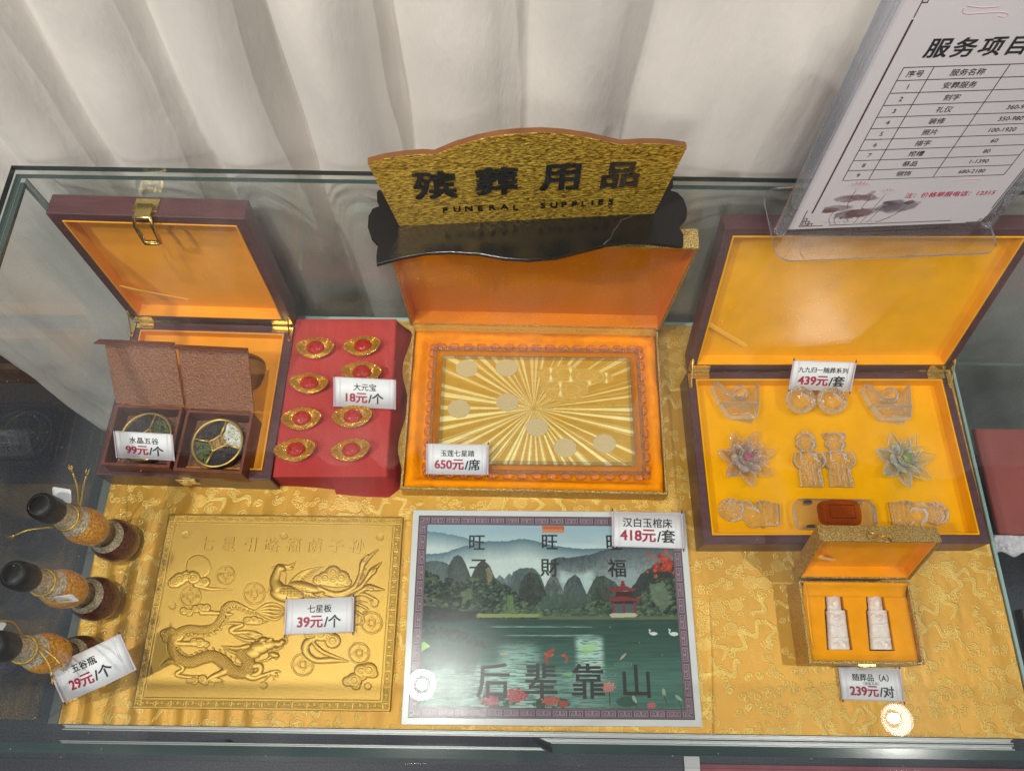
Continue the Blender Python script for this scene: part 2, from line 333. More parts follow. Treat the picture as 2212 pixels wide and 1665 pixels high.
def brocade(name, base, thread, metal=.35, rough=.42):
    m, N, L, b = nt(name); a = N.new('ShaderNodeAttribute'); a.attribute_name = 'thread'
    tc = N.new('ShaderNodeTexCoord'); n = N.new('ShaderNodeTexNoise'); n.inputs['Scale'].default_value = 900; n.inputs['Detail'].default_value = 2; L.new(tc.outputs['Object'], n.inputs[0])
    big = N.new('ShaderNodeTexNoise'); big.inputs['Scale'].default_value = 9; L.new(tc.outputs['Object'], big.inputs[0])
    c0 = N.new('ShaderNodeMixRGB'); c0.inputs[1].default_value = (*[v*.86 for v in base], 1); c0.inputs[2].default_value = (*[v*1.12 for v in base], 1); L.new(big.outputs[0], c0.inputs[0])
    mu = N.new('ShaderNodeMath'); mu.operation = 'MULTIPLY'; L.new(a.outputs['Fac'], mu.inputs[0]); mr = N.new('ShaderNodeMapRange'); mr.inputs[1].default_value = .3; mr.inputs[2].default_value = .6; mr.inputs[3].default_value = .45; L.new(n.outputs[0], mr.inputs[0]); L.new(mr.outputs[0], mu.inputs[1])
    x = N.new('ShaderNodeMixRGB'); L.new(mu.outputs[0], x.inputs[0]); L.new(c0.outputs[0], x.inputs[1]); x.inputs[2].default_value = (*thread, 1); L.new(x.outputs[0], b.inputs['Base Color'])
    q = N.new('ShaderNodeMath'); q.operation = 'MULTIPLY_ADD'; L.new(mu.outputs[0], q.inputs[0]); q.inputs[1].default_value = .35; q.inputs[2].default_value = metal; L.new(q.outputs[0], b.inputs['Metallic'])
    b.inputs['Roughness'].default_value = rough
    h = N.new('ShaderNodeMath'); h.operation = 'MULTIPLY_ADD'; L.new(mu.outputs[0], h.inputs[0]); h.inputs[1].default_value = 1.2; L.new(n.outputs[0], h.inputs[2])
    bp = N.new('ShaderNodeBump'); bp.inputs['Strength'].default_value = .35; bp.inputs['Distance'].default_value = .0008; L.new(h.outputs[0], bp.inputs['Height']); L.new(bp.outputs[0], b.inputs['Normal'])
    return m
def glitter(name, a, b_, scale=(500, 500, 120), metal=.9, rough=.3):
    "metal flake / brushed foil: streaks of darker and brighter gold that tilt every way"
    m, N, L, b = nt(name); tc = N.new('ShaderNodeTexCoord'); mp = N.new('ShaderNodeMapping'); mp.inputs['Scale'].default_value = scale; L.new(tc.outputs['Object'], mp.inputs[0])
    n = N.new('ShaderNodeTexNoise'); n.inputs['Scale'].default_value = 1; n.inputs['Detail'].default_value = 3; n.inputs['Roughness'].default_value = .7; L.new(mp.outputs[0], n.inputs[0])
    r = N.new('ShaderNodeValToRGB'); r.color_ramp.elements[0].position = .38; r.color_ramp.elements[0].color = (*a, 1); r.color_ramp.elements[1].position = .66; r.color_ramp.elements[1].color = (*b_, 1); L.new(n.outputs[0], r.inputs[0]); L.new(r.outputs[0], b.inputs['Base Color'])
    b.inputs['Metallic'].default_value = metal; b.inputs['Roughness'].default_value = rough
    v = N.new('ShaderNodeTexVoronoi'); v.inputs['Scale'].default_value = 1.; L.new(mp.outputs[0], v.inputs[0])
    bp = N.new('ShaderNodeBump'); bp.inputs['Strength'].default_value = .8; bp.inputs['Distance'].default_value = .001; L.new(v.outputs['Distance'], bp.inputs['Height']); L.new(bp.outputs[0], b.inputs['Normal'])
    return m
def grains(name, cols, scale, rough=.45, stretch=(1,1,1.)):
    "packed seeds seen through glass: one colour per Voronoi cell, rounded by bump"
    m, N, L, b = nt(name); tc = N.new('ShaderNodeTexCoord'); mp = N.new('ShaderNodeMapping'); mp.inputs['Scale'].default_value = stretch; L.new(tc.outputs['Object'], mp.inputs[0])
    v = N.new('ShaderNodeTexVoronoi'); v.inputs['Scale'].default_value = scale; L.new(mp.outputs[0], v.inputs[0])
    sp = N.new('ShaderNodeSeparateColor'); L.new(v.outputs['Color'], sp.inputs[0])
    r = N.new('ShaderNodeValToRGB'); e = r.color_ramp.elements
    while len(e) < len(cols): e.new(.5)
    for i, c in enumerate(cols): e[i].position = i/(len(cols)-1); e[i].color = (*c, 1)
    L.new(sp.outputs[0], r.inputs[0])
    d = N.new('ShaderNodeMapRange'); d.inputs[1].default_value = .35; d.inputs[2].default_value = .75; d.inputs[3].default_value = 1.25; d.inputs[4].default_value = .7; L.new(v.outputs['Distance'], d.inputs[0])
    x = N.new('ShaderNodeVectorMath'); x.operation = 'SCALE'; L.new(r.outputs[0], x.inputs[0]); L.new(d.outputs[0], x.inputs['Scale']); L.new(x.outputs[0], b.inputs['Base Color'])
    inv = N.new('ShaderNodeMath'); inv.operation = 'SUBTRACT'; inv.inputs[0].default_value = 1; L.new(v.outputs['Distance'], inv.inputs[1])
    bp = N.new('ShaderNodeBump'); bp.inputs['Strength'].default_value = .7; bp.inputs['Distance'].default_value = .002; L.new(inv.outputs[0], bp.inputs['Height']); L.new(bp.outputs[0], b.inputs['Normal'])
    b.inputs['Roughness'].default_value = rough; b.inputs['Coat Weight'].default_value = .9; b.inputs['Coat Roughness'].default_value = .04
    return m
def emit(name, col, s):
    m, N, L, b = nt(name); b.inputs['Base Color'].default_value = (0,0,0,1); b.inputs['Emission Color'].default_value = (*col, 1); b.inputs['Emission Strength'].default_value = s; return m

def solid(name, glass, body, share, metal=0., bump=None, rough=.1):
    "tinted moulded glass: refraction mixed with the glow of the glass body itself"
    m, N, L, b = nt(name); out = N['Material Output']; b.inputs['Base Color'].default_value = (*body, 1); b.inputs['Metallic'].default_value = metal; b.inputs['Roughness'].default_value = rough; b.inputs['Coat Weight'].default_value = 1; b.inputs['Coat Roughness'].default_value = .03
    g = N.new('ShaderNodeBsdfGlass'); g.inputs[0].default_value = (*glass, 1); g.inputs['Roughness'].default_value = .02; g.inputs['IOR'].default_value = 1.5
    x = N.new('ShaderNodeMixShader'); x.inputs[0].default_value = share; L.new(g.outputs[0], x.inputs[1]); L.new(b.outputs[0], x.inputs[2]); L.new(x.outputs[0], out.inputs[0])
    if bump:
        tc = N.new('ShaderNodeTexCoord'); n = N.new('ShaderNodeTexNoise'); n.inputs['Scale'].default_value = bump[0]; L.new(tc.outputs['Object'], n.inputs[0])
        bp = N.new('ShaderNodeBump'); bp.inputs['Strength'].default_value = bump[1]; bp.inputs['Distance'].default_value = .002; L.new(n.outputs[0], bp.inputs['Height'])
        for k in (g, b): L.new(bp.outputs[0], k.inputs['Normal'])
    return m
def cut_crystal(name, edge=.7, tint=(.99, .99, .985), lo=.10, hi=.62, rough=.12, bump=None, clear_mix=.5):
    "lead crystal: clear where you look straight into it, white mixed in for refracted light where its faces turn away"
    m, N, L, b = nt(name); N.remove(b); out = N['Material Output']
    g = N.new('ShaderNodeBsdfGlass'); g.inputs[0].default_value = (*tint, 1); g.inputs['Roughness'].default_value = .0; g.inputs['IOR'].default_value = 1.6
    t = N.new('ShaderNodeBsdfTransparent'); t.inputs[0].default_value = (*tint, 1); core = N.new('ShaderNodeMixShader'); core.inputs[0].default_value = clear_mix; L.new(g.outputs[0], core.inputs[1]); L.new(t.outputs[0], core.inputs[2])
    d = N.new('ShaderNodeBsdfDiffuse'); d.inputs[0].default_value = (*[.82*v for v in tint], 1); gl = N.new('ShaderNodeBsdfGlossy'); gl.inputs['Roughness'].default_value = rough; rim = N.new('ShaderNodeMixShader'); rim.inputs[0].default_value = .38; L.new(d.outputs[0], rim.inputs[1]); L.new(gl.outputs[0], rim.inputs[2])  # white rim colour paints in the light that cut edges would refract
    lw = N.new('ShaderNodeLayerWeight'); lw.inputs[0].default_value = .5; r = N.new('ShaderNodeMapRange'); r.interpolation_type = 'SMOOTHSTEP'; r.inputs[1].default_value = lo; r.inputs[2].default_value = hi; r.inputs[3].default_value = .035; r.inputs[4].default_value = edge; L.new(lw.outputs['Facing'], r.inputs[0])
    x = N.new('ShaderNodeMixShader'); L.new(r.outputs[0], x.inputs[0]); L.new(core.outputs[0], x.inputs[1]); L.new(rim.outputs[0], x.inputs[2]); L.new(x.outputs[0], out.inputs[0])
    if bump:
        tc = N.new('ShaderNodeTexCoord'); n = N.new('ShaderNodeTexNoise'); n.inputs['Scale'].default_value = bump[0]; n.inputs['Detail'].default_value = 1; L.new(tc.outputs['Object'], n.inputs[0])
        bp = N.new('ShaderNodeBump'); bp.inputs['Strength'].default_value = bump[1]; bp.inputs['Distance'].default_value = .004; L.new(n.outputs[0], bp.inputs['Height'])
        for k in (g, gl, d, lw): L.new(bp.outputs[0], k.inputs['Normal'])
    return m
G = {}
G['pane'] = clear('clear_glass', (.935, .952, .946), .018, smear=True)
G['edge'] = pm('glass_edge_dark', (.030, .050, .048), .12, spec=.6)
G['edge_lt'] = pm('glass_edge_pale', (.30, .42, .40), .2)
G['wood'] = pm('dark_lacquered_wood', lin(86, 52, 56), .38, bump=(60, .06), var=(30, .25), stretch=(1, 5, 5), coat=.15)
G['yellow'] = pm('yellow_flocked_board', lin(243, 172, 8), .85, bump=(900, .15), var=(25, .08), spec=.12)
G['orange'] = pm('orange_flocked_board', lin(240, 160, 45), .85, bump=(900, .15), var=(25, .08), spec=.12)
G['brass'] = pm('polished_brass', (.78, .56, .20), .22, 1., bump=(200, .05))
G['dark'] = pm('dark_recess', (.02, .016, .014), .8)
G['foil'] = glitter('gold_foil_paper', lin(135, 98, 38), lin(235, 205, 130), (700, 700, 700), .75, .38)
G['brown'] = glitter('brown_embossed_paper', lin(128, 80, 60), lin(170, 116, 86), (420, 420, 420), .3, .45)
G['brown_dk'] = pm('brown_paper_sides', lin(112, 58, 44), .5, .2, bump=(500, .3), var=(80, .2))
G['card'] = pm('white_card', (.80, .79, .82), .45, var=(40, .03))
G['ink'] = pm('black_ink', (.012, .011, .012), .5)
G['crimson'] = pm('crimson_ink', (.36, .008, .045), .5)
G['roll'] = pm('mauve_scroll_roller', lin(205, 185, 195), .45)
G['rolltip'] = pm('dark_scroll_knob', lin(70, 48, 52), .4)
G['ribbon'] = pm('satin_ribbon', lin(250, 185, 45), .4, sheen=.3, bump=(600, .1))
G['crystal'] = cut_crystal('clear_crystal', .72, lo=.10, hi=.7, clear_mix=.6)
G['crystal_cut'] = cut_crystal('carved_crystal', .92, lo=.18, hi=.50, clear_mix=.72, bump=(150, .45))
G['acrylic'] = clear('clear_acrylic', (.96, .965, .975), .025)
G['acrylic_edge'] = crystal('acrylic_rod', (.88, .91, .98), .55)
G['alu'] = pm('brushed_aluminium', (.40, .41, .41), .42, .8, bump=(40, .05), stretch=(.05, 6, 6))

# ================================================================== setting
fl = MB().box(-4, 4, -3, .8, -.80, -.75).build('floor', pm('speckled_floor', (.046, .056, .070), .45, bump=(300, .1), var=(260, .5))); struct(fl)
wl = MB().box(-4, 4, .80, .86, -.80, 3).build('back_wall', pm('dark_wall', (.05, .042, .037), .7)); struct(wl)
MB().box(-4, 4, .785, .80, -.75, -.66).build('baseboard', pm('brown_baseboard', (.10, .065, .045), .5, var=(30, .3)), wl)

# curtain: one cloth in deep folds, its crests almost touching the case
def curtain():
    nu, nv = 1000, 70
    u = np.linspace(-1.02, 1.7, nu)[None, :]; z = np.linspace(-.745, 1.6, nv)[:, None]
    X = u+0*z; Z = z+0*u
    Xd = X + .016*(noise(X*5, X*0, 4)-.5) + .045*(fbm(X*3.2, Z*1.6, 13, 2)-.5)*sm(.33, .6, Z)
    ph = 2*PI*(Xd+.46)/.1335; c = np.cos(ph+.30*np.sin(ph)+.2); k = np.where(c > 0, np.abs(c)**.8, -np.abs(c))
    ph2 = 2*PI*(Xd-.31)/.42; k2 = .75*np.cos(ph2)+.32*np.cos(2.3*ph2+1)
    r = sm(.10, .26, X); l = sm(-.60, -.74, X)
    amp = (.023+.018*(noise(Xd*7.5+.3, X*0+.6*Z, 6)-.5))*(1-r)*(1-.75*l)*(1-.25*sm(.4, .9, Z)); Y = .650 - amp*k - .024*r*k2 + .012*l
    Y = np.maximum(.612+.004*noise(X*30, Z*3, 2), Y + .030*(fbm(X*6+.5*Z, Z*2.6, 3)-.5) + .004*np.sin(34*X+9*Z+4*fbm(X*5, Z*4, 31))) + .004*(fbm(X*26, Z*5, 5)-.5)*(1+1.5*l) + .0012*(fbm(X*90, Z*22, 8)-.5)
    pk = np.exp(-((X+.955)/.03)**2); Y = Y + pk*.004*np.sin(Z*120+3*np.sin(Z*31))+ .003*np.exp(-((X+.965)/.0025)**2)
    X = X + .015*np.sin(ph)*(1-r)*(1-l)      # folds lean over their own side
    V = np.stack([X.ravel(), Y.ravel(), Z.ravel()], 1)
    o = npmesh('curtain', V, gridF(nu, nv), pm('white_curtain_cloth', (.625, .605, .57), .9, bump=(150, .30, 6), var=(14, .05), stretch=(1, 1, .35), sheen=.1))
    s = o.modifiers.new('thickness', 'SOLIDIFY'); s.thickness = .0012
    tag(o, 'long off white cloth curtain hanging in deep folds behind the glass case', 'curtain')
curtain()

# glass case
case = thing('display_case', 'glass display case with clear panes holding the goods on gold cloth', 'display case', (0, 0, 0))
E2 = [G['pane'], G['edge']]; E3 = [G['pane'], G['edge_lt']]
def pane(name, x0, x1, y0, y1, z0, z1, thin, mats):
    m = MB().box(x0, x1, y0, y1, z0, z1); big = {'z': (0, 1), 'y': (2, 4), 'x': (3, 5)}[thin]
    m.mi = [0 if i in big else 1 for i in range(6)]
    return m.build(name, mats, case)
pane('top_pane', -.602, 1.6, -.034, .6040, .336, .3445, 'z', E2)
pane('back_pane', -.5915, 1.6, .5925, .5985, -.745, .3355, 'y', E2)
pane('side_pane', -.600, -.592, -.004, .5985, -.745, .3355, 'x', E2)
pane('shelf', -.5915, .694, -.0093, .592, -.013, -.003, 'z', E3)
MB().box(-.5912, -.5785, -.009, .5915, -.0028, -.0012).build('shelf_edge_band', pm('reflection_grey', (.13, .145, .14), .25), case)  # grey colour stands in for reflection on the bare shelf margin
MB().box(.6895, .6938, -.009, .5915, -.0028, .0002).build('shelf_edge_band', G['edge_lt'], case)
MB().box(-.5912, .6938, .5855, .5915, -.0028, .0004).build('shelf_edge_band', pm('pale_glass_edge', (.42, .55, .53), .15), case)
pane('lower_shelf', .72, 1.6, .02, .592, -.142, -.132, 'z', E3)
pane('sliding_door', -1.2, .036, -.0300, -.0220, -.2, .330, 'y', E2)
pane('sliding_door', .043, 1.6, -.0245, -.0165, -.2, .330, 'y', E2)
m = MB().box(-.568, .655, -.0160, -.0096, -.014, -.001).box(-.568, .655, -.0160, -.0143, -.001, .004).box(-.568, .655, -.0114, -.0096, -.001, .004)
m.build('door_track', G['alu'], case, bevel=.0005)
MB().box(-.5918, -.5865, .5865, .5922, -.0008, .3355).build('corner_seal', pm('clear_silicone_seal', (.55, .62, .62), .25, trans=.6), case)
MB().box(-.5918, -.5865, .02, .5860, .3305, .3355).build('corner_seal', G['edge'], case)

# gold brocade cloth with woven flowers, clouds and curls
def brocade_cloth():
    x0, x1, y0, y1 = -.579, .6885, -.0090, .585; nu, nv = 1420, 670
    X, Y = np.meshgrid(np.linspace(x0, x1, nu), np.linspace(y0, y1, nv)); T = np.zeros_like(X)
    R = np.random.RandomState(4)
    def around(cx, cy, r):
        i0, i1 = np.clip(((np.array([cx-r, cx+r])-x0)/(x1-x0)*(nu-1)).astype(int)+[0, 2], 0, nu); j0, j1 = np.clip(((np.array([cy-r, cy+r])-y0)/(y1-y0)*(nv-1)).astype(int)+[0, 2], 0, nv)
        return slice(j0, j1), slice(i0, i1)
    def put(sl, v): T[sl] = np.maximum(T[sl], v)
    def flower(cx, cy, r, a):
        sl = around(cx, cy, r*1.25); x, y = X[sl]-cx, Y[sl]-cy; q = np.hypot(x, y*1.15); th = np.arctan2(y, x)+a; v = 0*q
        for k, rr in enumerate((.25, .5, .75, 1.)):
            e = r*rr*(1+.16*np.abs(np.sin(th*(2.5+.5*k)+k))); v = np.maximum(v, 1-np.abs(q-e)/(.0011))
        fill = (q < r*1.05)*.35*(.5+.5*np.sin(th*14+q*900)); put(sl, np.clip(np.maximum(v, fill), 0, 1))
    def stroke(pts, wd):
        pts = np.array(pts); c = pts.mean(0); r = np.abs(pts-c).max()+wd*2; sl = around(c[0], c[1], r); put(sl, np.clip(segd(X[sl], Y[sl], pts, wd)/wd*1.4, 0, 1))
    def curl(cx, cy, r, a, t=1.6, d=1):
        s = np.linspace(0, 1, 22); th = a+d*s*2*PI*t; rr = r*(1-.82*s); stroke(np.stack([cx+rr*np.cos(th), cy+rr*np.sin(th)*.9], 1), .00075)
    def cloud(cx, cy, r, a):
        for k in range(5): curl(cx+r*1.5*math.cos(a+k*1.25)*(.3+.16*k), cy+r*.9*math.sin(a+k*1.25)*(.3+.16*k), r*.55, a+k*2, 1.3, (-1)**k)
    def dragon(cx, cy, r, a):
        s = np.linspace(0, 1, 40); px = cx+r*(s-.5)*2.6*math.cos(a)-r*.55*np.sin(s*7+a)*math.sin(a); py = cy+r*(s-.5)*2.6*math.sin(a)+r*.55*np.sin(s*7+a)*math.cos(a)
        for o in (-.0022, .0022): stroke(np.stack([px+o*math.sin(a), py-o*math.cos(a)], 1), .0008)
        for k in range(3, 38, 3): stroke([(px[k]-.003*math.sin(a), py[k]+.003*math.cos(a)), (px[k]+.003*math.sin(a), py[k]-.003*math.cos(a))], .0009)
        for k in range(4): curl(px[-1]+.004*math.cos(k*1.6), py[-1]+.004*math.sin(k*1.6), .005, k, 1.2)
    st = .029; kinds = ('f', 'd', 'c', 'f', 's', 'c', 'd', 's')
    for j in range(-1, 24):
        for i in range(-1, 46):
            cx = x0+(i+.5*(j % 2))*st+R.uniform(-.006, .006); cy = y0+j*st*.93+R.uniform(-.006, .006); k = kinds[(i*3+j*5) % 8]; a = R.uniform(0, 6.28)
            if k == 'f': flower(cx, cy, R.uniform(.008, .0105), a); [curl(cx+.0135*math.cos(a+q), cy+.0135*math.sin(a+q), .0045, a+q, 1.1) for q in (0, 2.2, 4.1)]
            elif k == 'c': cloud(cx, cy, .009, a)
            elif k == 'd': dragon(cx, cy, .0115, a)
            else: [curl(cx+R.uniform(-.012, .012), cy+R.uniform(-.010, .010), R.uniform(.0035, .0065), R.uniform(0, 6), R.uniform(.9, 1.7), (-1)**q) for q in range(4)]
    wr = .0016*np.sin(X*210+2*np.sin(Y*9)+1.5*fbm(X*14, Y*3, 8))*sm(-.12, -.5, X)*(sm(.32, .2, Y)) + .0055*(fbm(X*16, Y*6, 2)-.5)
    wr = wr + .0022*np.maximum(0, np.sin(X*95+3*fbm(X*6, Y*6, 4)))*sm(.31, .27, Y)*sm(.22, .27, Y)*sm(.0, -.3, X)
    crease = .0016*np.exp(-np.abs(X-.268-.01*np.sin(Y*8))/.002)*sm(.2, .1, Y)
    Z = .0012+np.maximum(wr, -.002)+crease+T*.00018
    Z[:, -3:] -= .004; Z[:, :2] -= .002
    o = npmesh('brocade_cloth', np.stack([X.ravel(), Y.ravel(), Z.ravel()], 1), gridF(nu, nv), brocade('gold_brocade', lin(213, 158, 60), lin(236, 202, 116), .28, .4), None, True, [('thread', 'FLOAT', T)])
    tag(o, 'gold brocade cloth woven with flowers and dragons, spread over the glass shelf', 'cloth')
brocade_cloth()

# ================================================================== boxes
def lid_matrix(yh, zh, tilt):
    a = rad(tilt); m = Matrix(((1,0,0),(0,math.sin(a),-math.cos(a)),(0,math.cos(a),math.sin(a)))).to_4x4(); m.translation = (0, yh, zh); return m
def local(root_loc, rotz, p):
    v = Vector(p)-Vector(root_loc); c, s = math.cos(-rotz), math.sin(-rotz); return Vector((v.x*c-v.y*s, v.x*s+v.y*c, v.z))
def hinge(par, x, y, z, LM, sgn):
    "brass hinge: two leaves with screws, a barrel and a folding stay at the box end"
    m = MB(); w = .026
    m.box(x-w/2, x+w/2, y-.0115, y-.001, z+.0004, z+.0016)
    m.tube([(x-w/2, y+.0005, z+.003), (x+w/2, y+.0005, z+.003)], .0026, 10)
    for q in (-.3, .3): m.ball((x+q*w, y-.007, z+.0016), .0016, 8, 4, (1,1,.5))
    m.M = LM; m.box(x-w/2, x+w/2, .002, .0115, .0004, .0014)
    for q in (-.3, .3): m.ball((x+q*w, .007, .0014), .0016, 8, 4, (1,1,.5))
    m.M = Matrix()
    m.build('hinge', G['brass'], par, smooth=True, bevel=.0003)
    s = MB(); xe = x+sgn*.0165; a = LM @ Vector((xe, .024, .0022)); e = Vector((xe, y-.026, z+.0022))
    def bar(p, q, wd=.004):
        d = (q-p).normalized(); n = Vector((1,0,0))
        s.add([p-n*wd, p+n*wd, q+n*wd, q-n*wd]+[v+d.cross(n)*.0012 for v in (p-n*wd, p+n*wd, q+n*wd, q-n*wd)], [(0,1,2,3),(7,6,5,4),(0,4,5,1),(1,5,6,2),(2,6,7,3),(3,7,4,0)])
    bar(LM @ Vector((xe, .004, .0022)), a, .0028); bar(Vector((xe, y-.004, z+.0022)), e, .0028)
    pts = [a*(1-t)+e*t+Vector((0, .013*math.sin(PI*t), .013*math.sin(PI*t))) for t in [i/12 for i in range(13)]]
    s.tube(pts, .0013, 6); s.ball(a, .0026, 8, 5); s.ball(e, .0026, 8, 5)
    s.build('lid_stay', G['brass'], par, smooth=True)
def ribbon(par, pts, w, LM=None):
    m = MB(); m.M = LM or Matrix(); p, q = [Vector(v) for v in pts]; d = (q-p).normalized(); n = d.cross(Vector((0,0,1)))*w/2
    def f(u, v):
        t = p+(q-p)*u; return t+n*(2*v-1)+Vector((0,0,.0015*math.sin(PI*u)+.0004*math.sin(9*u)))
    m.grid(f, 16, 4); o = m.build('lid_ribbon', G['ribbon'], par, smooth='all'); s = o.modifiers.new('t', 'SOLIDIFY'); s.thickness = .0006
def wooden_box(name, label, loc, rz, w, d, h, tilt, L, D, lining, pad_z, hole=None, rim=.0135):
    t = thing(name, label, 'gift box', loc, (0, 0, rz))
    MB().tray(w, d, h, rim, .006).build('box_body', G['wood'], t, bevel=.0012)
    li = MB(); a, b = w/2-rim, d/2-rim
    if hole: li.prism([(-a+.001,-b+.001),(a-.001,-b+.001),(a-.001,b-.001),(-a+.001,b-.001)], pad_z-.012, pad_z, [hole])
    else: li.box(-a+.001, a-.001, -b+.001, b-.001, pad_z-.012, pad_z)
    pad = li.build('lining_pad', lining, t, bevel=.0012)
    MB().tray(2*a-.0002, 2*b-.0002, h-.0062+.001, .0022, .003).build('lining_rim', lining, t, bevel=.0006).location = (0, 0, .0062)
    LM = lid_matrix(d/2+.001, h+.003, tilt)
    m = MB(); m.M = LM @ Matrix.Translation((0, L/2, -D)); m.tray(w, L, D, rim, .006); lid = m.build('lid', G['wood'], t, bevel=.0012)
    m = MB(); m.M = LM @ Matrix.Translation((0, L/2, -D+.0062)); m.tray(w-2*rim-.0004, L-2*rim-.0004, D-.0062+.0006, .0022, .008 if D > .03 else .006); m.build('lid_lining', lining, lid, bevel=.0006)
    hinge(t, -w/2+.020, d/2, h, LM, -1); hinge(t, w/2-.020, d/2, h, LM, 1)
    return t, LM
# ---- left wooden box
LB = (-.4525, .428, .001); LR = rad(-.9)
def lb(px, py, z): return local(LB, LR, at(px, py, z)).xy
hole = [lb(x, y, .037) for x, y in spline([(470,765),(530,762),(566,775),(575,797),(563,833),(545,848),(540,880),(548,915),(545,955),(533,985),(470,990),(415,985),(400,950),(412,900),(400,860),(395,830),(405,785),(440,768)], 3)]
t, LM = wooden_box('wooden_gift_box', 'dark red wooden box with orange lining holding two small brown grain boxes', LB, LR, .2445, .241, .05, 2.8, .252, .030, G['orange'], .037, hole)
MB().box(-.10, .10, -.10, .10, .0095, .0115).build('recess_floor', pm('brown_card_floor', lin(168, 112, 52), .8), t)
ribbon(t, [(-.108, .085, -.006), (-.005, .016, -.024)], .005, LM)
m = MB(); m.M = LM; L = .252
m.box(-.016, .014, L+.0002, L+.0016, -.026, -.006); m.box(-.011, .009, L-.001, L+.005, -.016, .004)
m.build('latch_plate', G['brass'], t, bevel=.0008)
m = MB(); m.M = LM; q = [(-.011, L+.003, .0045), (.009, L+.003, .0045), (.010, L-.006, .010), (.009, L-.034, .0135), (-.011, L-.034, .0135), (-.012, L-.006, .010)]
m.tube(q, .0029, 8, True); m.tube([(-.010, L-.034, .016), (.008, L-.034, .016)], .0022, 8); m.build('latch_loop', G['brass'], t, smooth='all')
m = MB(); y = -.1205; m.box(-.014, .014, y-.0016, y-.0001, .022, .040); m.box(-.006, .006, y-.006, y-.0016, .026, .038).add([(.006,y-.004,.027),(.006,y-.004,.037),(.020,y-.004,.032),(.006,y-.001,.027),(.006,y-.001,.037),(.020,y-.001,.032)], [(0,2,1),(3,4,5),(0,1,4,3),(1,2,5,4),(2,0,3,5)])
m.build('catch', G['brass'], t, bevel=.0006)

# ---- right wooden box
BB = (.4585, .357, .001); BR = rad(1.0)
t, LM = wooden_box('wooden_gift_box', 'large dark wooden box with yellow lining, open on a set of crystal pieces', BB, BR, .390, .256, .05, 17.0, .262, .028, G['yellow'], .030, rim=.012)
ribbon(t, [(-.178, .085, -.012), (-.085, .012, -.020)], .008, LM)
m = MB(); m.M = LM
for a_, b_ in (((-.140, .012), (-.085, .215)), ((-.134, .014), (-.078, .225)), ((-.150, .010), (-.122, .13)), ((-.02, .01), (.075, .10)), ((.085, .11), (.14, .165))): m.tube([(*a_, -.0188), ((a_[0]+b_[0])/2+.002, (a_[1]+b_[1])/2, -.0186), (*b_, -.0188)], [.0002, .00045, .0001], 4)
m.build('film_scratches', crystal('scratched_film', (1, 1, 1), .5, rough=.3, glint=.3), t)

# ---- gold foil boxes
def foil_box(name, label, loc, rz, w, d, h, tilt, L, D, w2, inner, wall=.0035):
    t = thing(name, label, 'gift box', loc, (0, 0, rz))
    MB().tray(w, d, h, wall, .003).build('box_body', G['foil'], t, bevel=.0006)
    LM = lid_matrix(d/2+.002, h, tilt)
    m = MB(); m.M = LM @ Matrix.Translation((0, L/2, -D)); m.tray(w2, L, D, wall, .003); lid = m.build('lid', G['foil'], t, bevel=.0006)
    m = MB(); m.M = LM @ Matrix.Translation((0, L/2, -D+.0032)); m.tray(w2-2*wall-.0004, L-2*wall-.0004, D-.0045, .0018, .003); m.build('lid_lining', inner, lid, bevel=.0005)
    return t, LM
satin = pm('orange_satin', lin(232, 135, 6), .6, bump=(260, .25), var=(700, .22), spec=.2)
MBX = (.0365, .4285, .001)
t, LMm = foil_box('gold_gift_box', 'wide gold foil box with orange velvet bed holding a clear crystal tablet', MBX, rad(-.3), .378, .258, .034, -4.5, .256, .028, .386, satin)
def velvet(u, v):
    x, y = (u-.5)*.370, (v-.5)*.250; e = min(u, 1-u, v*.68, (1-v)*.68); X, Y = np.array([x]), np.array([y])
    pz = .026+.010*min(1, e*14)**.5 + (.0065*(fbm(X*38, Y*38, 3)-.5)+.003*(noise(X*120, Y*60, 9)-.5))[0]
    inn = min(1, max(0, (max(abs(x+.001)/.163, abs(y+.001)/.107)-1)*14)); return (x, y, pz*inn+.020*(1-inn))
MB().grid(velvet, 120, 84).build('velvet_bed', pm('orange_velvet', lin(255, 150, 2), .8, bump=(450, .6), var=(60, .12), spec=.15), t, smooth='all')
m = MB(); m.grid(lambda u, v: ((u-.5)*.372, .125+.022*v-.004, .031+.008*math.sin(v*PI*.5)), 40, 6)
m.build('hinge_strip', pm('ribbed_orange_cloth', lin(222, 150, 40), .7, bump=(1, .8), stretch=(1800, 30, 30)), t, smooth='all').modifiers.new('t', 'SOLIDIFY').thickness = .001
SB = (.4615, .1275, .001)
flock2 = pm('orange_flocked_foam', lin(240, 156, 2), .85, bump=(900, .2), var=(40, .1), spec=.12)
t, LMs = foil_box('gold_gift_box', 'small gold foil box with orange foam, open on two white jade figures', SB, rad(.3), .148, .104, .05, 17.5, .101, .022, .150, flock2)
SBT = t
JH = [[(-.0150,.036),(-.0155,.016),(-.0175,.014),(-.0185,-.036),(.0185,-.036),(.0165,.014),(.0125,.016),(.0115,.034),(.004,.0375),(-.008,.0378)]]
jl = [local(SB, rad(.3), at(1808, 1341, .041)), local(SB, rad(.3), at(1898, 1343, .041))]
m = MB(); m.prism([(-.0703,-.0483),(.0703,-.0483),(.0703,.0483),(-.0703,.0483)], .012, .041, [[(p[0]*.90+j.x+.06*p[1], p[1]+j.y) for p in JH[0]] for j in jl]); m.build('foam_bed', flock2, t)
MB().box(-.0702, .0702, -.0482, .0482, .0035, .0115).build('foam_base', flock2, t)
